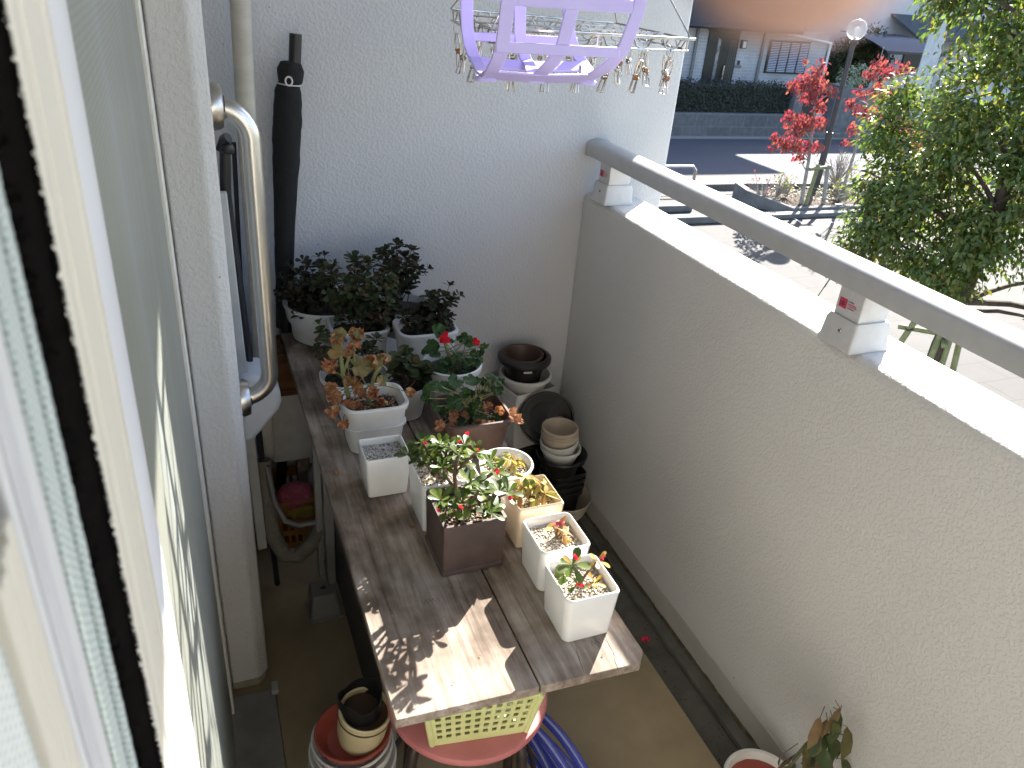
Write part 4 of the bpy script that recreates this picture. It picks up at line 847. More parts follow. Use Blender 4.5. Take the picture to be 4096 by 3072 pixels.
build('head_panel', MB().obox((.062,1.80,.72), (.013,.002,0), (0,.012,0), (-.008,0,.50)), m_greypl, t, bevel=.003)
tag(build('thin_rod', MB().tube([(.075,2.21,.3),(.092,2.215,.725),(.112,2.22,1.24)], .0065, 8), m_blackpole), 'thin black rod standing against the back wall by the pipe', 'rod')
t = thing('outdoor_unit', 'dark grey air conditioner outdoor unit under the plank table', 'air conditioner', (.42,1.6,0))
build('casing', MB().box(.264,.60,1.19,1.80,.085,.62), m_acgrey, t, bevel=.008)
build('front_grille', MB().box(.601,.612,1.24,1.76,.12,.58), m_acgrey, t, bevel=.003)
build('valve_cover', MB().box(.236,.262,1.735,1.765,.09,.60), m_aclight, t, bevel=.004)
build('valve_cover', MB().box(.214,.233,1.742,1.766,.12,.60), m_aclight, t, bevel=.004)
build('corner_panel', MB().tube([(.283,1.182,.10),(.283,1.182,.61)], .019, 16), m_aclight, t)
for y in (1.735, 1.30):
    f_ = build('base_block', MB().rrloft([(.098,.10,.012,0),(.098,.10,.012,.008),(.086,.086,.01,.009),(.070,.070,.008,.084),(.066,.066,.006,.086)], (.222,y,.001)), m_aclight, t)
    build('bolt', MB().lathe([(.008,0),(.008,.006),(.0,.007)], (.222,y,.0865), 12), m_chrome, f_)
tag(build('wooden_board', MB().box(.155,.36,2.10,2.235,.525,.665), m_plywood, bevel=.003), 'brown wooden box behind the grab bar under the back end of the plank table', 'box')
tag(build('foam_box', MB().box(.140,.37,2.11,2.235,.285,.522), M('foam', (.5,.48,.44), (.44,.42,.38), 30, .9), bevel=.006), 'white foam box beneath the brown wooden box in the corner', 'box')
t = thing('orange_basket', 'orange plastic crate holding cloths on the floor in the dark corner', 'basket', (.215,2.06,0))
basket(t, (.212,2.10,.002), rad(-4), .13,.16,.16,.20,.20, m_orange, 6, 6, 3, hole=.6)
b = MB(); rings = []
for k, (r, z) in enumerate([(.05,.18),(.055,.205),(.048,.225),(.03,.24),(.005,.245)]): rings.append([(.19+r*math.cos(a)*(1+.2*noise.noise(Vector((math.cos(a)*2,math.sin(a)*2,k)))), 2.04+r*.8*math.sin(a), z+.01*noise.noise(Vector((math.cos(a)*3,math.sin(a)*3,k*.7)))) for a in [2*math.pi*j/30 for j in range(30)]])
tag(build('pink_towel', b.rings(rings), m_towel), 'crumpled pink towel heaped in the orange crate', 'towel')
b = MB(); rings = []
for k, (r, z) in enumerate([(.06,.14),(.068,.17),(.06,.19),(.02,.2)]): rings.append([(.21+r*math.cos(a)*(1+.15*noise.noise(Vector((math.cos(a)*2,math.sin(a)*2,k+5)))), 2.06+r*math.sin(a), z+.012*noise.noise(Vector((math.cos(a)*3,math.sin(a)*3,k*.7+4)))) for a in [2*math.pi*j/30 for j in range(30)]])
tag(build('yellow_cloth', b.rings(rings), m_yellowcloth), 'yellow cloth under the pink towel in the orange crate', 'cloth')
b = MB(); rings = []
for k, (r, z) in enumerate([(.03,.22),(.04,.26),(.03,.30),(.012,.32),(.004,.33)]): rings.append([(.265+.01*k+r*math.cos(a)*(1+.3*noise.noise(Vector((math.cos(a)*2,math.sin(a)*2,k+9)))), 2.06+r*math.sin(a), z) for a in [2*math.pi*j/24 for j in range(24)]])
tag(build('white_rag', b.rings(rings), M('rag', (.3,.3,.3), (.2,.2,.2), 60, .9)), 'white rag bunched beside the pink towel in the orange crate', 'rag')
b = MB().box(-.30,.056,.2,1.488,.0005,.012); t = build('threshold_plate', b, M('threshold_grey', (.26,.255,.235), (.2,.195,.18), 14, .6), bevel=.003); tag(t, 'flat grey plate on the floor in front of the pilaster foot', 'plate')
build('clip', MB().box(.046,.064,1.46,1.495,.012,.026), m_greypl, t, bevel=.003)

# ------------------------------------------------------------------ screen door, brush and glass door at the left edge
def az(deg, x=None, r=None):
    a = rad(deg)
    if x is not None: return (x, x/math.tan(a))
    return (r*math.sin(a), r*math.cos(a))
t = thing('screen_door', 'white framed insect screen door with black brush strip standing open at the left', 'door', (-.05,.9,0))
m_trim = M('white_trim', (.66,.64,.58), rough=.45)
build('outer_stile', MB().box(-.056,-.0462,1.43,1.508,.014,2.55), m_trim, t, bevel=.002)
m, nt, bb = newmat('insect_screen'); v = coords(nt)
st_ = noise_n(nt, coords(nt, (1,16,.25)), 1.0, 4); base = ramp(nt, st_, [(.3,(.185,.185,.145)),(.55,(.215,.228,.205)),(.75,(.24,.26,.255))])
wv = nt.nodes.new('ShaderNodeTexWave'); wv.bands_direction = 'Z'; wv.inputs['Scale'].default_value = 62; nt.links.new(v, wv.inputs['Vector'])
nt.links.new(mixc(nt, .35, base, ramp(nt, wv.outputs['Fac'], [(.3,(.55,.55,.55)),(.6,(1.1,1.1,1.1))]), 'MULTIPLY'), bb.inputs['Base Color']); bb.inputs['Roughness'].default_value = .38; bb.inputs['Specular IOR Level'].default_value = .5
build('screen', MB().box(-.0535,-.0525,.487,1.43,.03,2.5), m, t, smooth=False)
m_stwhite = M('stile_bluewhite', (.60,.61,.64), (.55,.56,.58), 8, .35, 0, 0, stretch=(1,1,.1)); m_stcream = M('stile_cream', (.62,.585,.50), (.55,.515,.44), 8, .4, stretch=(1,1,.15))
pA, pB, pC = az(-5.9, x=-.0525), az(-7.1, x=-.0485), az(-9.25, x=-.047)
b = MB().prism([pA, (pA[0]+.004,pA[1]-.03), (pB[0]+.004,pB[1]+.012), (pB[0]+.001,pB[1]), (pB[0]-.02,pB[1]), (pA[0]-.02,pA[1])], .02, 2.5)
build('stile_edge', b, m_stwhite, t, bevel=.0015)
# cream stile with grooves (plan polyline between pB and pC)
d = Vector((pC[0]-pB[0], pC[1]-pB[1], 0)); nn = Vector((1,0,0)); poly = []
for u, h in ((0,0),(.04,.003),(.20,.003),(.22,.001),(.27,.001),(.29,.003),(.72,.0025),(.74,.0005),(.79,.0005),(.81,.002),(.97,.002),(1,0)): poly.append((pB[0]+d.x*u+h, pB[1]-.0005+d.y*u))
poly += [(pC[0]-.02,pC[1]), (pB[0]-.02,pB[1]-.001)]
b = MB().prism(poly, .02, 2.5); build('stile', b, m_stcream, t, bevel=.0006)
pD, pE = az(-9.15, x=-.0436), az(-11.0, x=-.050)
m_brush = M('brush_black', (.003,.0028,.0025), (.006,.005,.0045), 90, .98, spec=.03)
b = MB().prism([pD, (pE[0],pE[1]), (pE[0]-.012,pE[1]+.004), (pD[0]-.012,pD[1])], .02, 2.5)
rg = random.Random(12); nlen = Vector((pE[0]-pD[0], pE[1]-pD[1], 0)).normalized()
for i in range(9000):
    z = rg.uniform(.15, 2.2); tt = rg.random(); side = rg.random()
    if side < .55:      # left fringe
        p = Vector((pE[0], pE[1], z))+Vector((rg.uniform(-.004,.004), 0, 0)); cl = .5+.5*noise.noise(Vector((0, 3, z*45)))
        L_ = rg.uniform(.003, .0065)*(.75+.4*cl); dd = nlen*L_+Vector((rg.uniform(-.003,.003), 0, rg.uniform(-.006,.006)))
    else:               # right fringe, longer near the bottom
        cl = max(0, noise.noise(Vector((5, 1, z*30)))); lo = min(1, max(.06, (1.25-z)/.25))
        p = Vector((pD[0]-.0005, pD[1]-.001, z)); L_ = rg.uniform(.001, .0075)*(.35+1.3*cl)*lo; dd = -nlen*L_+Vector((.002, 0, rg.uniform(-.006,.004)))
    b.add([p+Vector((0,0,-.0011)), p+Vector((0,0,.0011)), p+dd], [(0,1,2)])
build('brush_strip', b, m_brush, t, smooth=False)
m, nt, bb = newmat('lace_curtain'); v = coords(nt)
w1 = nt.nodes.new('ShaderNodeTexChecker'); 
def wave(ax, scl):
    n_ = nt.nodes.new('ShaderNodeTexWave'); n_.bands_direction = ax; n_.inputs['Scale'].default_value = scl; n_.inputs['Distortion'].default_value = .4; n_.inputs['Detail'].default_value = 1; nt.links.new(v, n_.inputs['Vector']); return n_.outputs['Fac']
hole = mixc(nt, 1.0, ramp(nt, wave('Z', 105), [(.45,(0,0,0)),(.6,(1,1,1))]), ramp(nt, wave('DIAGONAL', 150), [(.4,(0,0,0)),(.6,(1,1,1))]), 'MULTIPLY')
nt.links.new(mixc(nt, hole, (.42,.465,.44), (.22,.26,.24)), bb.inputs['Base Color']); bb.inputs['Roughness'].default_value = .7
m_lace = m
def strip(mb, p, q, th, z0, z1):
    p, q = Vector((p[0],p[1],0)), Vector((q[0],q[1],0)); d_ = (q-p).normalized(); n_ = Vector((-d_.y, d_.x, 0))*th
    return mb.prism([(p.x,p.y),(q.x,q.y),(q.x+n_.x,q.y+n_.y),(p.x+n_.x,p.y+n_.y)], z0, z1)
rz = lambda a, k=1.0: .050*k/math.sin(rad(abs(a)))
b = MB(); pp = []
for i in range(31):
    u = i/30; a = -10.6-2.9*u; pp.append(az(a, r=rz(a, 1.03+.02*math.sin(u*15))))
b.add([(x,y,.05) for x,y in pp]+[(x,y,2.4) for x,y in pp], [(i,i+1,32+i,31+i) for i in range(30)])
o = tag(build('lace_curtain', b, m_lace), 'pale mint lace curtain seen between the black brush and the white window stile', 'curtain'); sm_ = o.modifiers.new('thick','SOLIDIFY'); sm_.thickness = .001
t = thing('glass_door', 'white framed sliding glass door at the far left edge', 'door', (-.05,.18,0))
m_frame2 = M('frame_white', (.60,.60,.60), (.54,.54,.54), 6, .4, stretch=(1,1,.1))
def band(name, a0, a1, k, z1, mt):
    b = MB(); strip(b, az(a0, r=rz(a0,k)), az(a1, r=rz(a1,k)), -.006, .03, z1); return build(name, b, mt, t, bevel=.0008)
band('stile', -13.0, -13.7, .99, 2.4, m_frame2); band('stile', -13.75, -14.5, .965, 2.4, M('frame_grey', (.55,.55,.57), rough=.4)); band('stile', -14.55, -15.25, .99, 2.4, m_frame2)
for k, (a0, a1, r) in enumerate(((-15.35,-15.8,.97),(-15.8,-16.2,.955),(-16.2,-16.5,.965),(-16.5,-16.9,.95),(-16.9,-17.3,.96))): band('lower_stile', a0, a1, r, 1.577-.001*k, m_stcream)
b = MB(); strip(b, (-.085,.48), (-.085,.05), -.004, .03, 2.4); build('dark_panel', b, M('dark_brown_panel', (.035,.025,.02), (.025,.018,.015), 8, .6), t)
m2, nt, bb = newmat('woven_lace'); v = coords(nt)
sp_ = nt.nodes.new('ShaderNodeSeparateXYZ'); nt.links.new(v, sp_.inputs[0]); cb_ = nt.nodes.new('ShaderNodeCombineXYZ'); nt.links.new(sp_.outputs[1], cb_.inputs[0]); nt.links.new(sp_.outputs[2], cb_.inputs[1])
ch = nt.nodes.new('ShaderNodeTexBrick'); ch.offset = 0; nt.links.new(cb_.outputs[0], ch.inputs['Vector'])
ch.inputs['Scale'].default_value = 1; ch.inputs['Brick Width'].default_value = .0032; ch.inputs['Row Height'].default_value = .0032; ch.inputs['Mortar Size'].default_value = .0009; ch.inputs['Color1'].default_value = (.22,.25,.24,1); ch.inputs['Color2'].default_value = (.36,.4,.38,1); ch.inputs['Mortar'].default_value = (.6,.62,.6,1)
nt.links.new(ch.outputs[0], bb.inputs['Base Color']); bb.inputs['Roughness'].default_value = .8
b = MB(); strip(b, az(-17.3, r=rz(-17.3,1.02)), az(-34, r=rz(-34,1.02)), -.002, .03, 1.572); build('woven_screen', b, m2, t)

# ------------------------------------------------------------------ laundry hangers
t = thing('basket_hanger', 'lavender plastic drying basket hanging in front of the clothes peg frame', 'drying basket', (.57,1.3,1.54))
TH = .004
def flat_bar(mb, pts, w_, wdir):
    # flat strip of width w_ along wdir, following pts
    rings = []
    for i, p in enumerate(pts):
        p = Vector(p); tn = (Vector(pts[min(i+1,len(pts)-1)])-Vector(pts[max(i-1,0)])).normalized(); wd = Vector(wdir); wd = (wd-tn*wd.dot(tn)).normalized(); n_ = tn.cross(wd)
        rings.append([p+wd*w_/2+n_*TH/2, p-wd*w_/2+n_*TH/2, p-wd*w_/2-n_*TH/2, p+wd*w_/2-n_*TH/2])
    return mb.rings(rings)
YF, YB = 1.2, 1.42; zb_ = 1.545
XFt, XFb = (.465,.572,.688), (.453,.538,.632)
XBt, XBb = (.473,.573,.666), (.487,.586,.700)
def side(x_t, x_b, yf, back=False):
    y2 = yf+(.035 if not back else -.03); top = 1.83
    s = 1 if not back else -1
    return [(x_t+.004,yf-s*.008,top),(x_t,yf-s*.004,1.70),(x_t,yf,1.655),(x_t*.7+x_b*.3,yf,1.60),(x_t*.4+x_b*.6,yf+s*.006,1.575),(x_b,yf+s*.018,1.556),(x_b,yf+s*.04,1.548)]
for k in range(3):
    f_, k_ = side(XFt[k], XFb[k], YF), side(XBt[k], XBb[k], YB, True)
    pts = f_+[((XFb[k]*.5+XBb[k]*.5),(YF+YB)/2,1.544)]+list(reversed(k_))
    b = MB(); flat_bar(b, pts, .023, (1,0,0)); build('upright_band', b, m_purple, t, bevel=.0012)
for z, wd, ex in ((1.661,.020,.010),(1.593,.016,.010)):
    u = (z-1.545)/.11
    xs = lambda T_, B_, k: T_[k]*min(1,u)+B_[k]*(1-min(1,u))
    b = MB(); flat_bar(b, [(xs(XFt,XFb,0)-.008,YF+.0005,z),(xs(XFt,XFb,1),YF-.002,z),(xs(XFt,XFb,2)+.008,YF+.0005,z)], wd, (0,0,1)); build('front_rail', b, m_purple, t, bevel=.0012)
    b = MB(); flat_bar(b, [(xs(XBt,XBb,0)-.008,YB-.0005,z-.004),(xs(XBt,XBb,2)+.008,YB-.0005,z-.004)], wd*.9, (0,0,1)); build('back_rail', b, m_purple, t, bevel=.0012)
for x_a, x_b2, y in ((XFb[0]-.010,XFb[2]+.010,YF+.030),(XBb[0]-.01,XBb[2]+.01,YB-.03)):
    b = MB(); flat_bar(b, [(x_a,y,1.550),((x_a+x_b2)/2,y,1.546),(x_b2,y,1.550)], .026, (0,.6,-.4 if y < 1.3 else .4)); build('bottom_rail', b, m_purple, t, bevel=.0012)
for zt_ in (1.75, 1.83):
    b = MB(); b.tube([(XFt[0],YF-.006,zt_),(XFt[2],YF-.006,zt_),(XBt[2],YB+.006,zt_),(XBt[0],YB+.006,zt_)], .007, 8, True); build('top_rim', b, m_purple, t)
for k in range(3):
    b = MB(); b.rrloft([(.034,.02,.008,0),(.036,.022,.009,.004),(.03,.018,.007,.008)], (XFb[k], YF+.045, 1.538)); build('foot_pad', b, m_purple, t)
b = MB(); b.tube([(.57,1.31,1.83),(.57,1.31,2.02)], .004, 8); b.tube(arc((.57+.018,1.31,2.03), .02, 180, -30), .004, 8); build('hook', b, m_purple, t)
# clothes peg frame
t = thing('peg_hanger', 'rectangular stainless wire hanger with many metal pegs, partly rusty, behind the lavender basket', 'peg hanger', (.77,1.64,1.6))
FL, FR, BL, BR = Vector((.53,1.44,1.60)), Vector((.985,1.485,1.599)), Vector((.565,1.80,1.612)), Vector((1.0,1.84,1.602))
def P(u, v): return FL*(1-u)*(1-v)+FR*u*(1-v)+BL*(1-u)*v+BR*u*v
b = MB()
for dz_ in (0, -.022):
    rr_ = [P(.02,0),P(.98,0),P(1,.02),P(1,.98),P(.98,1),P(.02,1),P(0,.98),P(0,.02)]; b.tube([p+Vector((0,0,dz_)) for p in rr_], .0021, 7, True)
b.tube([P(-.01,0)+Vector((0,0,.001)), P(1.02,0)+Vector((0,0,.001))], .003, 7)
for v_ in (.33, .66): b.tube([P(0,v_), P(1,v_)], .0018, 6); b.tube([P(0,v_)-Vector((0,0,.022)), P(1,v_)-Vector((0,0,.022))], .0016, 6)
for u_ in (.02,.5,.98):
    for v_ in (0,1): b.tube([P(u_,v_), P(u_,v_)-Vector((0,0,.022))], .0018, 6)
build('frame', b, m_chrome, t)
for v_ in (0, .33, .66, 1):
    b = MB(); pts = []
    for i in range(61): u_ = .03+.94*i/60; pts.append(P(u_, v_)+Vector((0, .0, -.010+.009*max(-1, min(1, 2.2*math.cos(i/60*2*math.pi*6))))))
    b.tube(pts, .0017, 6); build('wave_wire', b, m_chrome, t)
for u_ in (0, 1):
    b = MB(); pts = []
    for i in range(41): v_ = .03+.94*i/40; pts.append(P(u_, v_)+Vector((0, 0, -.010+.009*max(-1, min(1, 2.2*math.cos(i/40*2*math.pi*5))))))
    b.tube(pts, .0017, 6); build('wave_wire', b, m_chrome, t)
apex = Vector((.775,1.64,1.93))
for q_ in (P(0,0), P(1,0), P(0,1), P(1,1)):
    b = MB(); b.tube([q_, apex], .0017, 6); build('suspension_wire', b, m_chrome, t)
b = MB(); b.tube([apex, apex+Vector((0,0,.09))], .004, 8); b.tube(arc((apex.x+.018, apex.y, apex.z+.10), .02, 180, -30), .004, 8); build('hook', b, m_chrome, t)
def peg_mesh(rg):
    ring = MB(); a0 = rg.uniform(0, 6.28)
    ring.tube([(.006*math.cos(a)*math.cos(a0), .006*math.cos(a)*math.sin(a0), -.009+.009*math.sin(a)) for a in [2*math.pi*j/12 for j in range(12)]], .0007, 5, True)
    wire = MB(); ax = Vector((math.cos(a0+1.2), math.sin(a0+1.2), 0)); ay = Vector((-ax.y, ax.x, 0)); tilt = Vector((rg.uniform(-.2,.2), rg.uniform(-.2,.2), 0))
    def W_(x, y, z): return ax*x+ay*y+tilt*z+Vector((0,0,-.017+z))
    for s in (1, -1):
        spread = .55
        pts = [W_(s*.002,.003,-.026), W_(s*.009*spread,.004,-.012), W_(s*.011*spread,.002,-.002), W_(s*.010*spread,-.002,0), W_(s*.009*spread,-.004,-.012), W_(s*.002,-.003,-.026), W_(-s*.003,-.0035,-.036), W_(-s*.005,-.004,-.052), W_(-s*.005,.004,-.052), W_(-s*.003,.0035,-.036)]
        wire.tube(pts, .00105, 5, True)
    spring = MB(); spring.tube([W_(-.0005+.004*math.cos(a), -.0045+.009*a/(8*math.pi), -.028+.004*math.sin(a)) for a in [i*.5 for i in range(51)]], .0011, 5)
    
    for q_ in (ring, wire, spring): q_.v = [(p[0]*1.25, p[1]*1.25, p[2]*1.25) for p in q_.v]
    return ring, wire, spring
rg = random.Random(77)
pos = [(u_, v_) for v_ in (0,.33,.66,1) for u_ in (.10,.26,.42,.58,.74,.90)]+[(0,.25),(0,.55),(0,.8),(1,.25),(1,.55),(1,.8)]
for u_, v_ in pos:
    ring, wire, spring = peg_mesh(rg); o_ = P(u_, v_)+Vector((0,0,-.019))
    for mb_ in (ring, wire, spring): mb_.v = [(p[0]+o_.x, p[1]+o_.y, p[2]+o_.z) for p in mb_.v]
    rust_ = rg.random() < .45
    ring.add(wire.v, wire.f)
    k_ = build('peg', ring, m_chrome, t); build('spring', spring, m_rust if rust_ else m_chrome, k_)
# laundry pole carrying both
t = thing('laundry_pole', 'steel laundry pole on ceiling brackets above the hangers', 'laundry pole', (.59,1.3,2.05))
build('pole', MB().tube([(.588,-.6,2.05),(.588,2.1,2.05)], .012, 10), m_steel, t)
for y in (-.4, 2.0): build('bracket', MB().tube([(.588,y,2.065),(.588,y,2.62)], .012, 8), m_steel, t)

# ------------------------------------------------------------------ outdoors: houses across the street
m_tile = bricks('white_wall_tile', (.40,.40,.425), (.365,.365,.39), (.50,.50,.52), .30, .10, .008, 'xz', .5, .5, .004, 1.2)
m_gutterb = M('dark_gutter', (.02,.02,.035), (.014,.014,.02), 8, .35)
m_roof = bricks('slate_roof', (.035,.034,.05), (.024,.023,.035), (.012,.012,.018), .45, .26, .015, 'xy', .45, .5, .01)
m_doorm = M('dark_door', (.016,.014,.013), (.011,.010,.010), 8, .4)
m_winf = M('window_frame_dark', (.018,.018,.022), rough=.4); m_louvre = M('louvre', (.52,.54,.62), (.46,.48,.55), 5, .45)
m_glassd = M('dark_glass', (.05,.055,.06), rough=.08, spec=.8); m_pipe = M('downpipe', (.16,.16,.17), rough=.5); m_lampg = M('lamp_glass', (.72,.72,.7), rough=.3)
H = thing('house', 'white tiled house with dark door, louvred window and slate roof across the street', 'house', (14, 23, -1.82))
YH = 22.5
build('wall', MB().box(4, 20.3, YH, YH+6, -2.3, .60), m_tile, H, smooth=False)
build('upper_wall', MB().box(4, 20.25, YH+1.3, YH+6, .60, 4.2), M('upper_render', (.42,.42,.45), (.38,.38,.41), 2, .8), H, smooth=False)
build('lean_to_roof', MB().add([(3.5,21.75,.70),(18.4,21.75,.70),(18.4,YH+1.29,1.42),(3.5,YH+1.29,1.42),(3.5,21.75,.64),(18.4,21.75,.64),(18.4,YH+1.29,1.36),(3.5,YH+1.29,1.36)], [(0,1,2,3),(7,6,5,4),(0,4,5,1),(1,5,6,2),(2,6,7,3),(3,7,4,0)]), m_roof, H, smooth=False)
build('roof', MB().add([(3.4,21.9+.5,4.15),(21.0,22.4,4.15),(21.0,29.2,4.15),(3.4,29.2,4.15),(6.5,25.7,6.0),(17.8,25.7,6.0)], [(0,1,5,4),(1,2,5),(2,3,4,5),(3,0,4),(3,2,1,0)]), m_roof, H, smooth=False)
build('eave_gutter', MB().tube([(3.5,21.70,.62),(18.45,21.70,.62)], .07, 10), m_gutterb, H)
build('soffit', MB().box(3.5,18.35,21.8,YH-.003,.585,.625), M('soffit', (.5,.5,.5), rough=.8), H, smooth=False)
build('gable_trim', MB().tube([(18.5,YH-.05,.52),(20.42,YH-.05,.30)], .045, 6), m_lampg, H); build('corner_pipe', MB().tube([(20.38,YH-.05,.30),(20.40,YH-.05,-1.8)], .04, 8), m_lampg, H)
for x in (15.09, 17.65): build('downpipe', MB().box(x-.05,x+.05,YH-.07,YH-.004,-2.2,.58), m_pipe, H, bevel=.012)
d_ = build('door', MB().box(15.52,16.68,YH-.05,YH-.004,-1.80,.46), m_doorm, H, bevel=.01)
build('door_frame', MB().box(15.46,16.72,YH-.03,YH-.003,.462,.52), m_doorm, d_)
build('glass_strip', MB().box(15.885,15.995,YH-.056,YH-.051,-1.35,.25), M('door_glass', (.30,.31,.33), (.08,.08,.09), 4, .15, spec=.8), d_)
build('handle', MB().tube([(16.25,YH-.10,-.52),(16.25,YH-.10,-.95)], .028, 8), m_chrome, d_)
b = MB()
for i in range(4): b.box(16.36+.07*i,16.385+.07*i,YH-.058,YH-.051,-1.5,.22)
build('slat_panel', b, M('door_slats', (.10,.09,.085), rough=.4), d_)
l_ = build('wall_lamp', MB().box(16.77,16.95,YH-.12,YH-.004,.0,.26), m_winf, H, bevel=.01); build('lamp_glass', MB().box(16.80,16.92,YH-.126,YH-.121,.03,.22), m_lampg, l_)
build('intercom', MB().box(16.80,16.88,YH-.04,YH-.004,-.49,-.36), m_winf, H, bevel=.006); build('mail_slot', MB().box(16.68,16.95,YH-.05,YH-.004,-.58,-.50), m_pipe, H, bevel=.006)
wn = build('window', MB().box(17.90,19.54,YH-.06,YH-.004,-.70,.32), m_winf, H, bevel=.01)
for i in range(4):
    x0 = 17.955+.3975*i; b = MB()
    for j in range(18): b.obox((x0+.175,YH-.072,-.63+.051*j), (.165,0,0), (0,.012,.010), (0,-.003,.003))
    build('louvre_panel', b, m_louvre, wn, smooth=False)
# right hand neighbour
H2 = thing('house', 'pale neighbouring house with grey roof behind the red trees', 'house', (27, 26, -1.82))
m_render2 = M('lilac_render', (.50,.49,.53), (.46,.45,.49), 1.5, .85)
build('wall', MB().box(21.6, 34, 25.2, 32, -2.3, 4.2), m_render2, H2, smooth=False)
build('roof', MB().add([(21.0,24.6,4.15),(34.6,24.6,4.15),(34.6,32.6,4.15),(21,32.6,4.15),(24,28.6,6.3),(31.6,28.6,6.3)], [(0,1,5,4),(1,2,5),(2,3,4,5),(3,0,4),(3,2,1,0)]), m_roof, H2, smooth=False)
build('lower_roof', MB().add([(25.4,23.6,.62),(31,23.6,.62),(31,25.19,1.30),(25.4,25.19,1.30),(25.4,23.6,.54),(31,23.6,.54),(31,25.19,1.2),(25.4,25.19,1.2)], [(0,1,2,3),(7,6,5,4),(0,4,5,1),(1,5,6,2),(2,6,7,3),(3,7,4,0)]), M('greenish_slate', (.06,.075,.085), (.04,.05,.06), 3, .5), H2, smooth=False)
b = build('doorway', MB().box(24.3,25.2,25.12,25.197,-1.8,.2), m_doorm, H2, bevel=.01)
build('window', MB().box(26.6,28.2,25.12,25.197,-.7,.35), m_winf, H2, bevel=.01)
cp = thing('carport', 'dark curved carport canopy on posts beside the pale house', 'carport', (23.7,22.6,-1.82))
rings = []
for i in range(9):
    a = i/8; y = 21.9+2.4*a; z = .22+.42*math.sin(a*math.pi*.55); rings.append([(22.35,y,z),(24.95,y,z),(24.95,y,z-.03),(22.35,y,z-.03)])
build('canopy', MB().rings(rings), M('smoked_panel', (.055,.05,.10), (.04,.037,.07), 2, .18, spec=.7), cp)
build('edge_beam', MB().box(22.3,25.0,21.82,21.9,.12,.22), m_gutterb, cp, bevel=.01)
for x in (22.5,24.8): build('post', MB().box(x-.05,x+.05,21.9,22.0,-1.82,.12), m_gutterb, cp)
b = MB()
for i in range(10): b.tube([(22.62+.075*i,20.6,-1.9),(22.62+.075*i,20.6,3.2)], .036, 8)
tag(build('ribbed_fence', b, M('white_ribbed', (.6,.6,.6), (.5,.5,.5), 4, .5)), 'tall white vertically ribbed panel seen through the evergreen tree', 'fence')
H3 = thing('house', 'plain beige house far right behind the big evergreen tree', 'house', (42, 27, -1.82))
build('wall', MB().box(36, 50, 24.5, 33, -2.3, 4.4), M('beige_render', (.5,.46,.40), (.45,.41,.36), 1.5, .85), H3, smooth=False)
build('roof', MB().add([(35.4,23.9,4.35),(50.6,23.9,4.35),(50.6,33.6,4.35),(35.4,33.6,4.35),(39,28.7,6.8),(47,28.7,6.8)], [(0,1,5,4),(1,2,5),(2,3,4,5),(3,0,4),(3,2,1,0)]), m_roof, H3, smooth=False)
build('window', MB().box(38,40,24.42,24.497,-.8,.5), m_winf, H3); build('window', MB().box(44,46,24.42,24.497,-.8,.5), m_winf, H3)
# stone wall, hedge, gate
m_block = bricks('stone_block', (.13,.13,.135), (.095,.095,.10), (.15,.15,.15), .85, .36, .014, 'xz', .9, .5, .01, 7)
tag(build('block_wall', MB().box(2,17.38,20.06,20.32,G-.05,-1.61), m_block, bevel=.015), 'weathered grey block wall under the dark clipped hedge across the road', 'wall')
m_hedge = leafmat('hedge_leaf', [(.010,.014,.010),(.015,.022,.012),(.008,.011,.009),(.02,.026,.014)], .5, .1)
hd = thing('hedge', 'dark clipped hedge on top of the grey block wall', 'hedge', (10,20.7,-1.6))
build('hedge_core', MB().box(2,17.25,20.30,21.05,-1.61,-.90), M('hedge_dark', (.012,.016,.010), (.02,.026,.015), 6, .95), hd)
rg = random.Random(21); b = MB()
for i in range(9500):
    x = rg.uniform(9.5,17.35); 
    if rg.random() < .74: y, z = 20.24+rg.uniform(-.03,.08), rg.uniform(-1.62,-.83); n_ = Vector((rg.uniform(-.6,.6),-1,rg.uniform(-.2,.8)))
    else: y, z = rg.uniform(20.25,21.1), -.84+rg.uniform(-.05,.06)+.03*noise.noise(Vector((x*2,0,0))); n_ = Vector((rg.uniform(-.6,.6),-.3,1))
    d = Vector((rg.uniform(-1,1),rg.uniform(-.5,.3),rg.uniform(-.4,1))); leaf(b, (x,y,z), d, n_, rg.uniform(.05,.09), rg.uniform(.025,.045), 'di', .2, .2)
build('foliage', b, m_hedge, hd)
m_pillar = M('dark_stone', (.15,.15,.155), (.09,.09,.095), 5, .85, 0, 40, .5, .01)
for x0, x1, lab in ((17.41,17.75,'left stone gate post beside the hedge end'),(18.97,19.33,'right stone gate post behind the lamp post')):
    t = thing('gate_post', lab, 'gate post', ((x0+x1)/2,20.3,G)); build('pillar', MB().box(x0,x1,20.1,20.5,G,-.76), m_pillar, t, bevel=.015); build('cap', MB().box(x0-.03,x1+.03,20.07,20.53,-.758,-.71), m_pillar, t, bevel=.01)
t = thing('gate', 'dark barred metal gate between the two stone gate posts', 'gate', (18.36,20.4,G+.2))
build('panel', MB().box(17.78,18.94,20.40,20.43,G+.25,-.95), m_winf, t)
b = MB()
for i in range(7): b.box(18.62+.04*i,18.64+.04*i,20.385,20.398,-1.75,-1.5)
build('white_bars', b, m_lampg, t)
tag(build('entrance_step', MB().box(17.8,21.2,19.86,20.5,G+.051,G+.2), m_conc, bevel=.02), 'pale concrete entrance step in front of the dark gate', 'step')
tag(build('gate_wall', MB().box(19.36,21.6,20.15,20.4,G,-.80), m_pillar, bevel=.02), 'dark stone garden wall right of the gate with a shrub on top', 'wall')
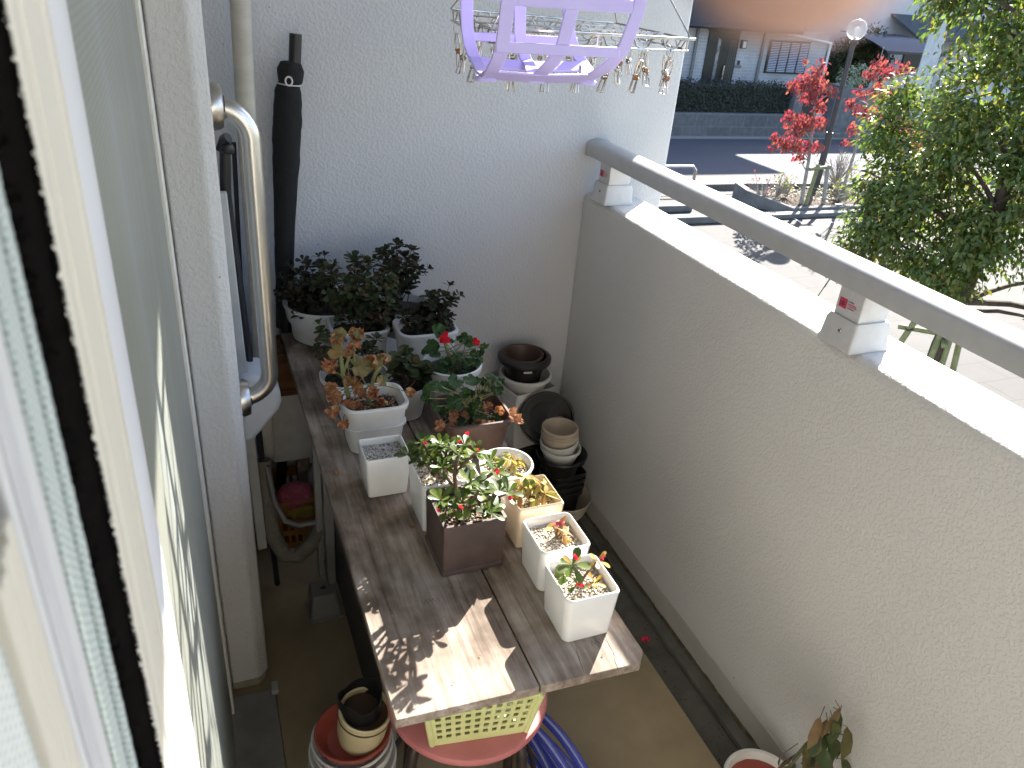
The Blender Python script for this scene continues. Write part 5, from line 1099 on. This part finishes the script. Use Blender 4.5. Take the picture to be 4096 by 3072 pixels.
# ------------------------------------------------------------------ trees
def crown(mb, centers, n, L, W, rg, kind='di', droop=.3, shell=.45):
    tot = sum(r[3]**2 for r in centers)
    for (x, y, z, r, *s) in centers:
        sx, sy, sz = s if s else (1,1,1)
        for i in range(int(n*r*r/tot)):
            v = Vector((rg.gauss(0,1), rg.gauss(0,1), rg.gauss(0,1))).normalized(); k = (shell+(1-shell)*rg.random())*rg.uniform(.85,1.12)
            p = Vector((x+v.x*r*k*sx, y+v.y*r*k*sy, z+v.z*r*k*sz))
            if noise.noise(p*2.6) < -.30: continue
            d = (v*.6+Vector((rg.uniform(-1,1),rg.uniform(-1,1),rg.uniform(-1,.6)))*.8-Vector((0,0,droop)))
            leaf(mb, p, d, v+Vector((rg.uniform(-.7,.7),rg.uniform(-.7,.7),.6)), L*rg.uniform(.6,1.25), W*rg.uniform(.7,1.2), kind, rg.uniform(0,.35), .25)
m_bark = M('bark', (.10,.07,.05), (.05,.035,.026), 18, .95, 0, 50, .9, .01, (1,1,.3))
m_barkg = M('pale_bark', (.34,.31,.28), (.22,.2,.18), 20, .9, 0, 60, .5, .006)
m_tree = leafmat('evergreen_leaf', [(.065,.11,.026),(.09,.14,.03),(.13,.175,.036),(.045,.08,.024),(.18,.19,.04),(.10,.15,.032),(.07,.115,.034),(.23,.19,.05)], .36, .48, .5)
rg = random.Random(99)
def pd(dist_y, u, v):   # unused placeholder for readability of measured positions
    return (u, dist_y, v)
BT = (7.25, 5.25)
t = thing('evergreen_tree', 'large bushy evergreen tree propped by bamboo stakes beyond the rail', 'tree', (BT[0], BT[1], G))
tr = MB(); tr.tube([(BT[0],BT[1],G),(BT[0]+.01,BT[1]+.02,-1.5),(BT[0]+.04,BT[1]-.02,-.8),(BT[0]+.12,BT[1]+.02,-.2),(BT[0]+.16,BT[1]+.06,.6),(BT[0]+.2,BT[1]+.1,1.6),(BT[0]+.22,BT[1]+.1,3.0)], [.085,.08,.075,.07,.06,.045,.02], 10); build('trunk', tr, m_bark, t)
CR = [(6.72,6.29,.52,.33),(6.62,6.1,.08,.35),(6.56,5.87,-.38,.33),(6.85,6.35,.85,.27),(6.84,5.86,.05,.60),(6.66,5.95,-.25,.44),(6.92,5.70,.55,.52),(6.95,5.50,-.05,.62),(7.15,5.15,-.35,.50),(7.0,5.3,-.72,.42),(7.35,5.15,.15,.70),(7.55,5.0,.75,.75),(7.1,5.7,.95,.60),(7.35,5.5,1.5,.72),(7.8,5.1,1.5,.85),(7.0,5.9,1.75,.5),(7.85,4.7,.0,.70),(8.1,4.6,-.5,.55),(8.0,4.3,.6,.7),(8.3,5.0,.9,.8),(7.4,5.3,2.3,.8),(6.85,6.1,1.85,.36),(6.65,6.3,2.0,.28),(6.55,6.1,-.62,.28),(7.75,4.45,-.95,.30),(6.78,5.55,-.62,.33)]
lf = MB(); crown(lf, CR, 47000, .085, .036, rg, 'di', .35, .25); build('foliage', lf, m_tree, t)
bp = MB()
for (x, y, z, r) in [c[:4] for c in CR]:
    z0 = max(-1.15, min(2.0, z-.55)); p0 = Vector((BT[0]+.05, BT[1], z0)); p1 = Vector((x,y,z)); bp.tube(curve(p0, p1, .25, 6, rg, .08), [.028,.024,.02,.016,.011,.006], 6)
    for k in range(5):
        v = Vector((rg.gauss(0,1),rg.gauss(0,1),rg.gauss(0,1))).normalized(); bp.tube([p1, p1+v*r*.5+Vector((0,0,.03)), p1+v*r*.95], [.008,.006,.002], 5)
bp.tube([(BT[0]+.03,BT[1],-1.0),(BT[0]+.35,BT[1]-.32,-.92),(BT[0]+.6,BT[1]-.55,-.93),(BT[0]+.8,BT[1]-.7,-.75)], [.035,.03,.025,.015], 7)
for k in range(16):
    p0 = Vector((6.55+rg.uniform(-.25,.3), 6.0+rg.uniform(-.2,.2), -.55)); p1 = p0+Vector((rg.uniform(-.35,.25), rg.uniform(-.2,.2), rg.uniform(-.75,-.2))); bp.tube(curve(p0,p1,.2,5,rg,.06), .006, 5)
build('branch', bp, m_bark, t)
tw = MB()
for k in range(7):
    p0 = Vector((6.75,5.85,-.9)); p1 = p0+Vector((rg.uniform(-.12,.15),rg.uniform(-.1,.1),rg.uniform(.3,.6))); tw.tube([p0,p0.lerp(p1,.5)+Vector((.02,0,0)),p1], [.011,.008,.003], 5)
build('dead_twig', tw, m_barkg, t)
m_bamboo = M('bamboo', (.24,.24,.11), (.16,.17,.07), 20, .7, 0, 40, .4, .004)
t = thing('tree_stake', 'frame of greenish bamboo stakes tied around the evergreen tree trunk', 'tree stake', (BT[0],BT[1],G))
for dx, dy in ((-.42,.38),(-.13,-.02),(.02,-.12),(.2,-.18),(.30,.25)):
    build('stake', MB().tube([(BT[0]+dx,BT[1]+dy,G),(BT[0]+dx*.55,BT[1]+dy*.55,-1.28)], .032, 10), m_bamboo, t)
build('crossbar', MB().tube([(BT[0]-.34,BT[1]+.30,-1.38),(BT[0]+.30,BT[1]-.26,-1.36)], .027, 10), m_bamboo, t); build('crossbar', MB().tube([(BT[0]-.16,BT[1]-.16,-1.42),(BT[0]+.26,BT[1]+.22,-1.42)], .027, 10), m_bamboo, t)
for c in ((BT[0]-.26,BT[1]+.23,-1.38),(BT[0]+.05,BT[1]-.06,-1.40)): build('rope', MB().tube([(c[0]+.045*math.cos(a),c[1]+.045*math.sin(a),c[2]+.012*math.sin(3*a)) for a in [2*math.pi*j/16 for j in range(16)]], .008, 6, True), m_blackpole, t)
# red leaved trees
m_redl = leafmat('red_autumn_leaf', [(.30,.040,.052),(.36,.065,.07),(.24,.030,.042),(.38,.10,.07),(.32,.05,.06),(.36,.16,.06),(.30,.035,.055)], .45, .38, .5, (1.2,1.05,1.15))
def red_tree(base, top, tiers, n, lab, seed):
    rg = random.Random(seed); t = thing('red_leaf_tree', lab, 'tree', base)
    b0, b1 = Vector(base), Vector(top); build('trunk', MB().tube([b0, b0.lerp(b1,.35)+Vector((.04,0,0)), b0.lerp(b1,.7), b1], [.042,.032,.02,.008], 8), m_barkg, t)
    br = MB(); lf = MB()
    for (x, y, z, r, sz) in tiers:
        k = max(.05, min(.95, (z-.25-b0.z)/(b1.z-b0.z))); p0 = b0.lerp(b1, k); pts = curve(p0, (x,y,z), .2, 5, rg, .05); br.tube(pts, [.014,.011,.009,.006,.003], 5)
        for q in range(4):
            v = Vector((rg.gauss(0,1),rg.gauss(0,1),rg.gauss(0,.5)*sz)).normalized()*r; br.tube([pts[3], Vector((x,y,z))+v*.9], [.005,.002], 4)
        for i in range(int(n*r*r)):
            v = Vector((rg.gauss(0,1),rg.gauss(0,1),rg.gauss(0,1))).normalized(); q = Vector((x,y,z))+Vector((v.x,v.y,v.z*sz))*r*rg.uniform(.3,1.08)
            leaf(lf, q, Vector((rg.uniform(-.6,.6),rg.uniform(-.6,.6),-1+rg.uniform(-.2,.7))), (rg.uniform(-1,1),-1,rg.uniform(-.3,.9)), rg.uniform(.07,.11), rg.uniform(.04,.062), 'ov', rg.uniform(-.1,.35), .3)
    build('branch', br, m_barkg, t); build('foliage', lf, m_redl, t)
RT1 = (11.86, 12.72)
red_tree((11.80,12.7,G), (11.42,12.72,.72), [(11.38,12.72,.45,.20,1.2),(11.02,12.7,.62,.07,1),(11.20,12.7,.20,.26,.7),(11.55,12.72,.18,.24,.8),(10.86,12.7,.16,.17,.9),(11.85,12.7,.05,.13,1),(11.35,12.72,-.02,.22,.8),(11.62,12.7,-.20,.17,.8),(11.45,12.72,-.50,.26,.7),(11.05,12.7,-.42,.20,.8),(11.22,12.7,-.62,.24,.7),(11.78,12.7,-.50,.15,.9),(10.82,12.7,-.82,.16,.9),(11.10,12.7,-.92,.24,.7),(11.42,12.72,-.98,.26,.6),(11.78,12.7,-1.0,.17,.8),(10.68,12.7,-1.02,.10,.8),(11.45,12.7,-1.22,.12,.8)], 1750, 'bright red leaved young tree in the concrete planter left of the lamp post', 41)
red_tree((13.0,12.9,G), (12.75,12.6,.9), [(12.72,12.55,.62,.18,1),(12.50,12.5,.45,.16,.9),(12.95,12.5,.50,.20,.9),(13.30,12.5,.58,.17,.8),(12.85,12.5,.15,.22,.9),(12.42,12.5,.10,.16,.9),(13.15,12.5,.10,.18,.9),(12.2,12.5,-.10,.17,.7),(12.55,12.5,-.25,.20,.8),(12.9,12.5,-.25,.22,.8),(12.45,12.5,-.58,.16,.8),(12.38,12.5,-.85,.12,.8),(13.7,12.5,-.5,.2,.8),(14.4,12.6,-.8,.25,.8)], 1350, 'sparser red leaved tree right of the lamp post behind the evergreen', 42)
t = thing('tree_stake', 'wooden two post stake frame supporting the left red tree', 'tree stake', (12.0,12.7,G))
for x0, x1 in ((11.84,11.95),(12.33,12.20)): build('stake', MB().tube([(x0,12.62,G+.02),(x1,12.66,-1.36)], .042, 10), m_bamboo if x0 < 12 else M('grey_stake', (.3,.28,.25), rough=.9), t)
build('crossbar', MB().tube([(11.72,12.63,-1.44),(12.26,12.64,-1.40)], .036, 10), m_bamboo, t)
# dark round tree behind and shrubs
t = thing('garden_tree', 'dark green rounded garden tree beside the white tiled house', 'tree', (23.6,24.3,-1.82))
build('trunk', MB().tube([(23.2,24.2,-1.82),(23.2,24.2,-.6)], .1, 8), m_bark, t)
lf = MB(); crown(lf, [(23.1,24.2,-.35,.95),(24.1,24.3,-.25,.95),(23.6,24.2,.1,.85),(22.5,24.0,-.7,.7)], 6500, .15, .07, random.Random(1)); build('foliage', lf, leafmat('olive_leaf', [(.06,.07,.02),(.04,.055,.018),(.09,.08,.03),(.03,.045,.015)], .5, .2), t)
t = thing('white_shrub', 'silvery leaved shrub standing above the dark stone garden wall', 'shrub', (20.0,20.9,-1.82))
build('stem', MB().tube([(20.0,20.9,-1.82),(20.0,20.85,-.7)], .03, 6), m_bark, t); lf = MB(); crown(lf, [(19.9,20.8,-.55,.40),(20.35,20.8,-.45,.38)], 900, .09, .045, random.Random(2)); build('foliage', lf, leafmat('silver_leaf', [(.3,.34,.26),(.2,.26,.16),(.42,.44,.36)], .5, .2), t)
def twiggy(name, lab, cat, base, r, n, leafm, seed, nl=60, L=.05):
    rg = random.Random(seed); t = thing(name, lab, cat, base); tw = MB(); lf = MB()
    for i in range(n):
        v = Vector((rg.gauss(0,1),rg.gauss(0,1),abs(rg.gauss(0,1))+.45)).normalized(); tip = Vector(base)+Vector((v.x*r,v.y*r,v.z*r*1.25)); pts = curve(base, tip, .25, 6, rg, r*.12); tw.tube(pts, [.012,.010,.008,.006,.004,.002], 4)
        for k in range(4):
            q = pts[2+k % 3]; w_ = (v+Vector((rg.uniform(-1,1),rg.uniform(-1,1),rg.uniform(-.3,.8)))*.8).normalized(); tw.tube([q, q+w_*r*.4], [.004,.0015], 4)
            if rg.random() < nl/100: leaf(lf, q+w_*r*.4, (rg.uniform(-1,1),rg.uniform(-1,1),rg.uniform(-.5,1)), (rg.uniform(-.5,.5),-.6,1), L, L*.5, 'ov', .2, .2)
    build('twig', tw, m_barkg, t); build('foliage', lf, leafm, t)
m_yl = leafmat('yellow_green_leaf', [(.3,.28,.05),(.2,.24,.05),(.4,.3,.06),(.14,.2,.05)], .5, .4); m_bush = leafmat('bush_leaf', [(.07,.10,.03),(.10,.12,.04),(.05,.08,.025),(.16,.14,.05),(.2,.1,.05)], .5, .3)
twiggy('bare_shrub', 'bare twiggy rounded shrub with a few yellow leaves beside the lamp post', 'shrub', (13.62,13.75,-2.1), .62, 46, m_yl, 51, 22)
PL = [(10.95,12.95,.42,'reddish twiggy shrub in the left corner of the planter',52,m_redl,45),(11.35,13.0,.40,'light green leafy shrub behind the reddish one in the planter',53,m_yl,80),(11.7,13.1,.33,'thin grey green shrub at the back of the planter near the red trunk',54,m_bush,70),(12.9,12.9,.30,'yellow leaved bush in the planter right of the grey stake',55,m_yl,100),(12.75,12.6,.30,'low dark bush in the planter below the yellow bush',56,m_bush,100)]
for x, y, r, lab, s, mt, nl in PL: twiggy('planter_shrub', lab, 'shrub', (x,y,-2.12), r, 18, mt, s, nl, .06)
# planter
t = thing('planter', 'low concrete planter bed with soil around the red tree and lamp post', 'planter', (12.5,13,G))
poly = [(10.66,13.12),(11.32,12.36),(15.2,12.36),(15.2,13.85),(10.9,13.85)]
cxp, cyp = 13.0, 13.1; inner = [(10.82,13.12),(11.40,12.50),(15.06,12.50),(15.06,13.72),(11.0,13.72)]
n = 5; zt_ = [-1.98,-2.16,-2.16,-2.08,-2.0]
b = MB(); b.add([(x,y,G) for x,y in poly]+[(x,y,z) for (x,y),z in zip(poly,zt_)]+[(x,y,z) for (x,y),z in zip(inner,zt_)]+[(x,y,G+.02) for x,y in inner],
    [(i,(i+1)%n,n+(i+1)%n,n+i) for i in range(n)]+[(n+i,n+(i+1)%n,2*n+(i+1)%n,2*n+i) for i in range(n)]+[(2*n+i,2*n+(i+1)%n,3*n+(i+1)%n,3*n+i) for i in range(n)])
build('kerb_wall', b, M('planter_concrete', (.17,.163,.155), (.11,.106,.102), 3.5, .9, 0, 50, .4, .005), t, smooth=False)
b = MB(); b.add([(x,y,-2.12 if i not in (1,2) else -2.18) for i,(x,y) in enumerate(inner)], [(0,1,2,3,4)]); build('soil', b, M('planter_soil', (.10,.068,.043), (.05,.034,.024), 8, .95, 0, 40, 1, .03), t, smooth=False)
b = MB(); b.box(10.5,15.2,12.12,12.355,G,G+.09); tag(build('low_kerb', b, m_conc, bevel=.015), 'low concrete kerb along the front of the planter bed', 'kerb')
rg = random.Random(61); b = MB()
for i in range(1500):
    x, y = rg.uniform(11.0,15), rg.uniform(12.5,13.65)
    if x < 11.9 and y < 12.5+(11.9-x)*.9: continue
    if noise.noise(Vector((x*2,y*2,3))) < -.05: continue
    leaf(b, (x,y,-2.1+rg.uniform(-.03,.10)), (rg.uniform(-1,1),rg.uniform(-1,1),rg.uniform(-.2,.8)), (0,-.3,1), rg.uniform(.04,.08), rg.uniform(.02,.045), 'di', .2, .3)
tag(build('ground_cover', b, m_bush, loc=(13,13,-2.1)), 'leafy ground cover over the planter soil', 'ground cover', kind='stuff')
# lamp post
t = thing('street_lamp', 'dark lamp post with a clear glass globe between the red trees', 'street lamp', (13.0,13.65,G))
LX, LY = 12.95, 13.63
m_lpost = M('lamp_post_brown', (.055,.05,.05), (.04,.036,.036), 6, .5)
build('post', MB().tube([(LX,LY,G),(LX,LY,-.9)], .072, 14), m_lpost, t); build('post', MB().tube([(LX,LY,-.9),(LX,LY,.88)], .052, 14), m_lpost, t); build('collar', MB().lathe([(.06,0),(.085,.01),(.09,.06),(.06,.10),(.03,.11)], (LX,LY,.86), 20), m_lpost, t)
m, nt, bb = newmat('globe_glass'); bb.inputs['Transmission Weight'].default_value = .72; bb.inputs['Roughness'].default_value = .18; bb.inputs['IOR'].default_value = 1.12; bb.inputs['Base Color'].default_value = (.93,.94,.93,1)
g_ = build('globe', MB().lathe([(.07,-.185)]+[(.2*math.cos(rad(a)), .2*math.sin(rad(a))) for a in range(-66,90,8)]+[(.002,.2)], (LX,LY,1.14), 36), m, t)
build('bulb', MB().lathe([(.03,-.16),(.035,-.05),(.055,.0),(.04,.05),(.0,.07)], (LX,LY,1.12), 16), m_lampg, g_)
# guard rail and loose slabs
t = thing('guard_rail', 'low chrome tubular barrier at the kerb beyond the far wall edge', 'barrier', (9.4,14.1,G))
build('bar', MB().tube([(8.3,14.05,G),(8.3,14.05,-1.75),(8.36,14.05,-1.68),(9.90,14.05,-1.70),(9.97,14.05,-1.77),(9.97,14.05,G)], .034, 12), M('polished_tube', (.75,.75,.75), rough=.15, metal=1), t); build('lower_bar', MB().tube([(8.3,14.05,-2.0),(9.97,14.05,-2.0)], .028, 10), m_chrome, t)
for x0,x1,y0,y1,lab in ((8.1,9.2,12.82,13.06,'upper concrete edging slab beside the wall edge'),(8.3,9.55,12.05,12.28,'lower concrete edging slab nearer the balcony')): tag(build('edging_slab', MB().box(x0,x1,y0,y1,G,G+.13), m_conc, bevel=.015), lab, 'slab')
rg = random.Random(70)
for k, (x, y) in enumerate(((5.98,4.05),(5.72,3.78))):
    pts = [(x+.05*i/5+.012*math.sin(i), y+.045*i/5*(1 if k else -1)+.015*math.cos(i*1.3), G+.012) for i in range(6)]
    tag(build('dry_leaf', MB().tube(pts, [.003,.009,.012,.011,.008,.002], 6), M('curled_leaf', (.5,.45,.38), (.35,.3,.24), 30, .8) if k == 0 else bpy.data.materials['curled_leaf']), ('curled pale dry leaf on the paving farther from the stakes','curled pale dry leaf on the paving nearer the parapet')[k], 'leaf')

# ------------------------------------------------------------------ the photographer's hand at the top edge
def cp_(f, r, u): return CAM+F*f+RT*r+UP*u
S = .94
nodes = {}; V = []; RAD = []; ED = []
def nd(name, f, r, u, rad_, par=None):
    V.append(tuple(cp_(f*S, r*S, u*S))); RAD.append(rad_*S); nodes[name] = len(V)-1
    if par: ED.append((nodes[par], nodes[name]))
nd('palm', -.035, .062, .105, .020); nd('wrist', -.085, .085, .085, .021, 'palm'); nd('arm', -.17, .12, .05, .026, 'wrist')
nd('i0', .004, .047, .098, .0105, 'palm'); nd('i1', .022, .035, .078, .0085, 'i0'); nd('i2', .034, .0225, .050, .0072, 'i1'); nd('i3', .0365, .0145, .0262, .0068, 'i2'); nd('i4', .0350, .0118, .0156, .0059, 'i3')
nd('m0', -.002, .066, .108, .0105, 'palm'); nd('m1', .026, .066, .104, .0088, 'm0'); nd('m2', .036, .062, .082, .0078, 'm1'); nd('m3', .030, .060, .066, .0066, 'm2')
nd('r0', -.010, .082, .108, .0100, 'palm'); nd('r1', .016, .086, .106, .0085, 'r0'); nd('r2', .026, .083, .086, .0075, 'r1'); nd('r3', .020, .081, .070, .0064, 'r2')
nd('l0', -.022, .096, .102, .0092, 'palm'); nd('l1', .000, .104, .100, .0075, 'l0'); nd('l2', .008, .102, .084, .0066, 'l1'); nd('l3', .003, .100, .071, .0056, 'l2')
nd('t0', -.040, .040, .088, .0115, 'palm'); nd('t1', -.028, .026, .066, .0095, 't0'); nd('t2', -.020, .022, .045, .0080, 't1')
me = bpy.data.meshes.new('hand'); base = Vector(V[0]); me.from_pydata([tuple(Vector(v)-base) for v in V], ED, []); me.update()
ho = bpy.data.objects.new('hand', me); COL.objects.link(ho); ho.location = base
sk = ho.modifiers.new('skin', 'SKIN'); sk.use_smooth_shade = True
for i, d_ in enumerate(me.skin_vertices[0].data): d_.radius = (RAD[i], RAD[i]); d_.use_root = (i == 0)
ss = ho.modifiers.new('subsurf', 'SUBSURF'); ss.levels = 2; ss.render_levels = 2
m, nt, bb = newmat('skin'); bb.inputs['Base Color'].default_value = (.74,.49,.42,1); bb.inputs['Roughness'].default_value = .5; bb.inputs['Subsurface Weight'].default_value = .25; bb.inputs['Subsurface Radius'].default_value = (.006,.002,.001); bb.inputs['Subsurface Scale'].default_value = 1.0
me.materials.append(m)
tag(ho, 'blurred pinkish fingertip of the photographer intruding at the top edge over the far house', 'hand')
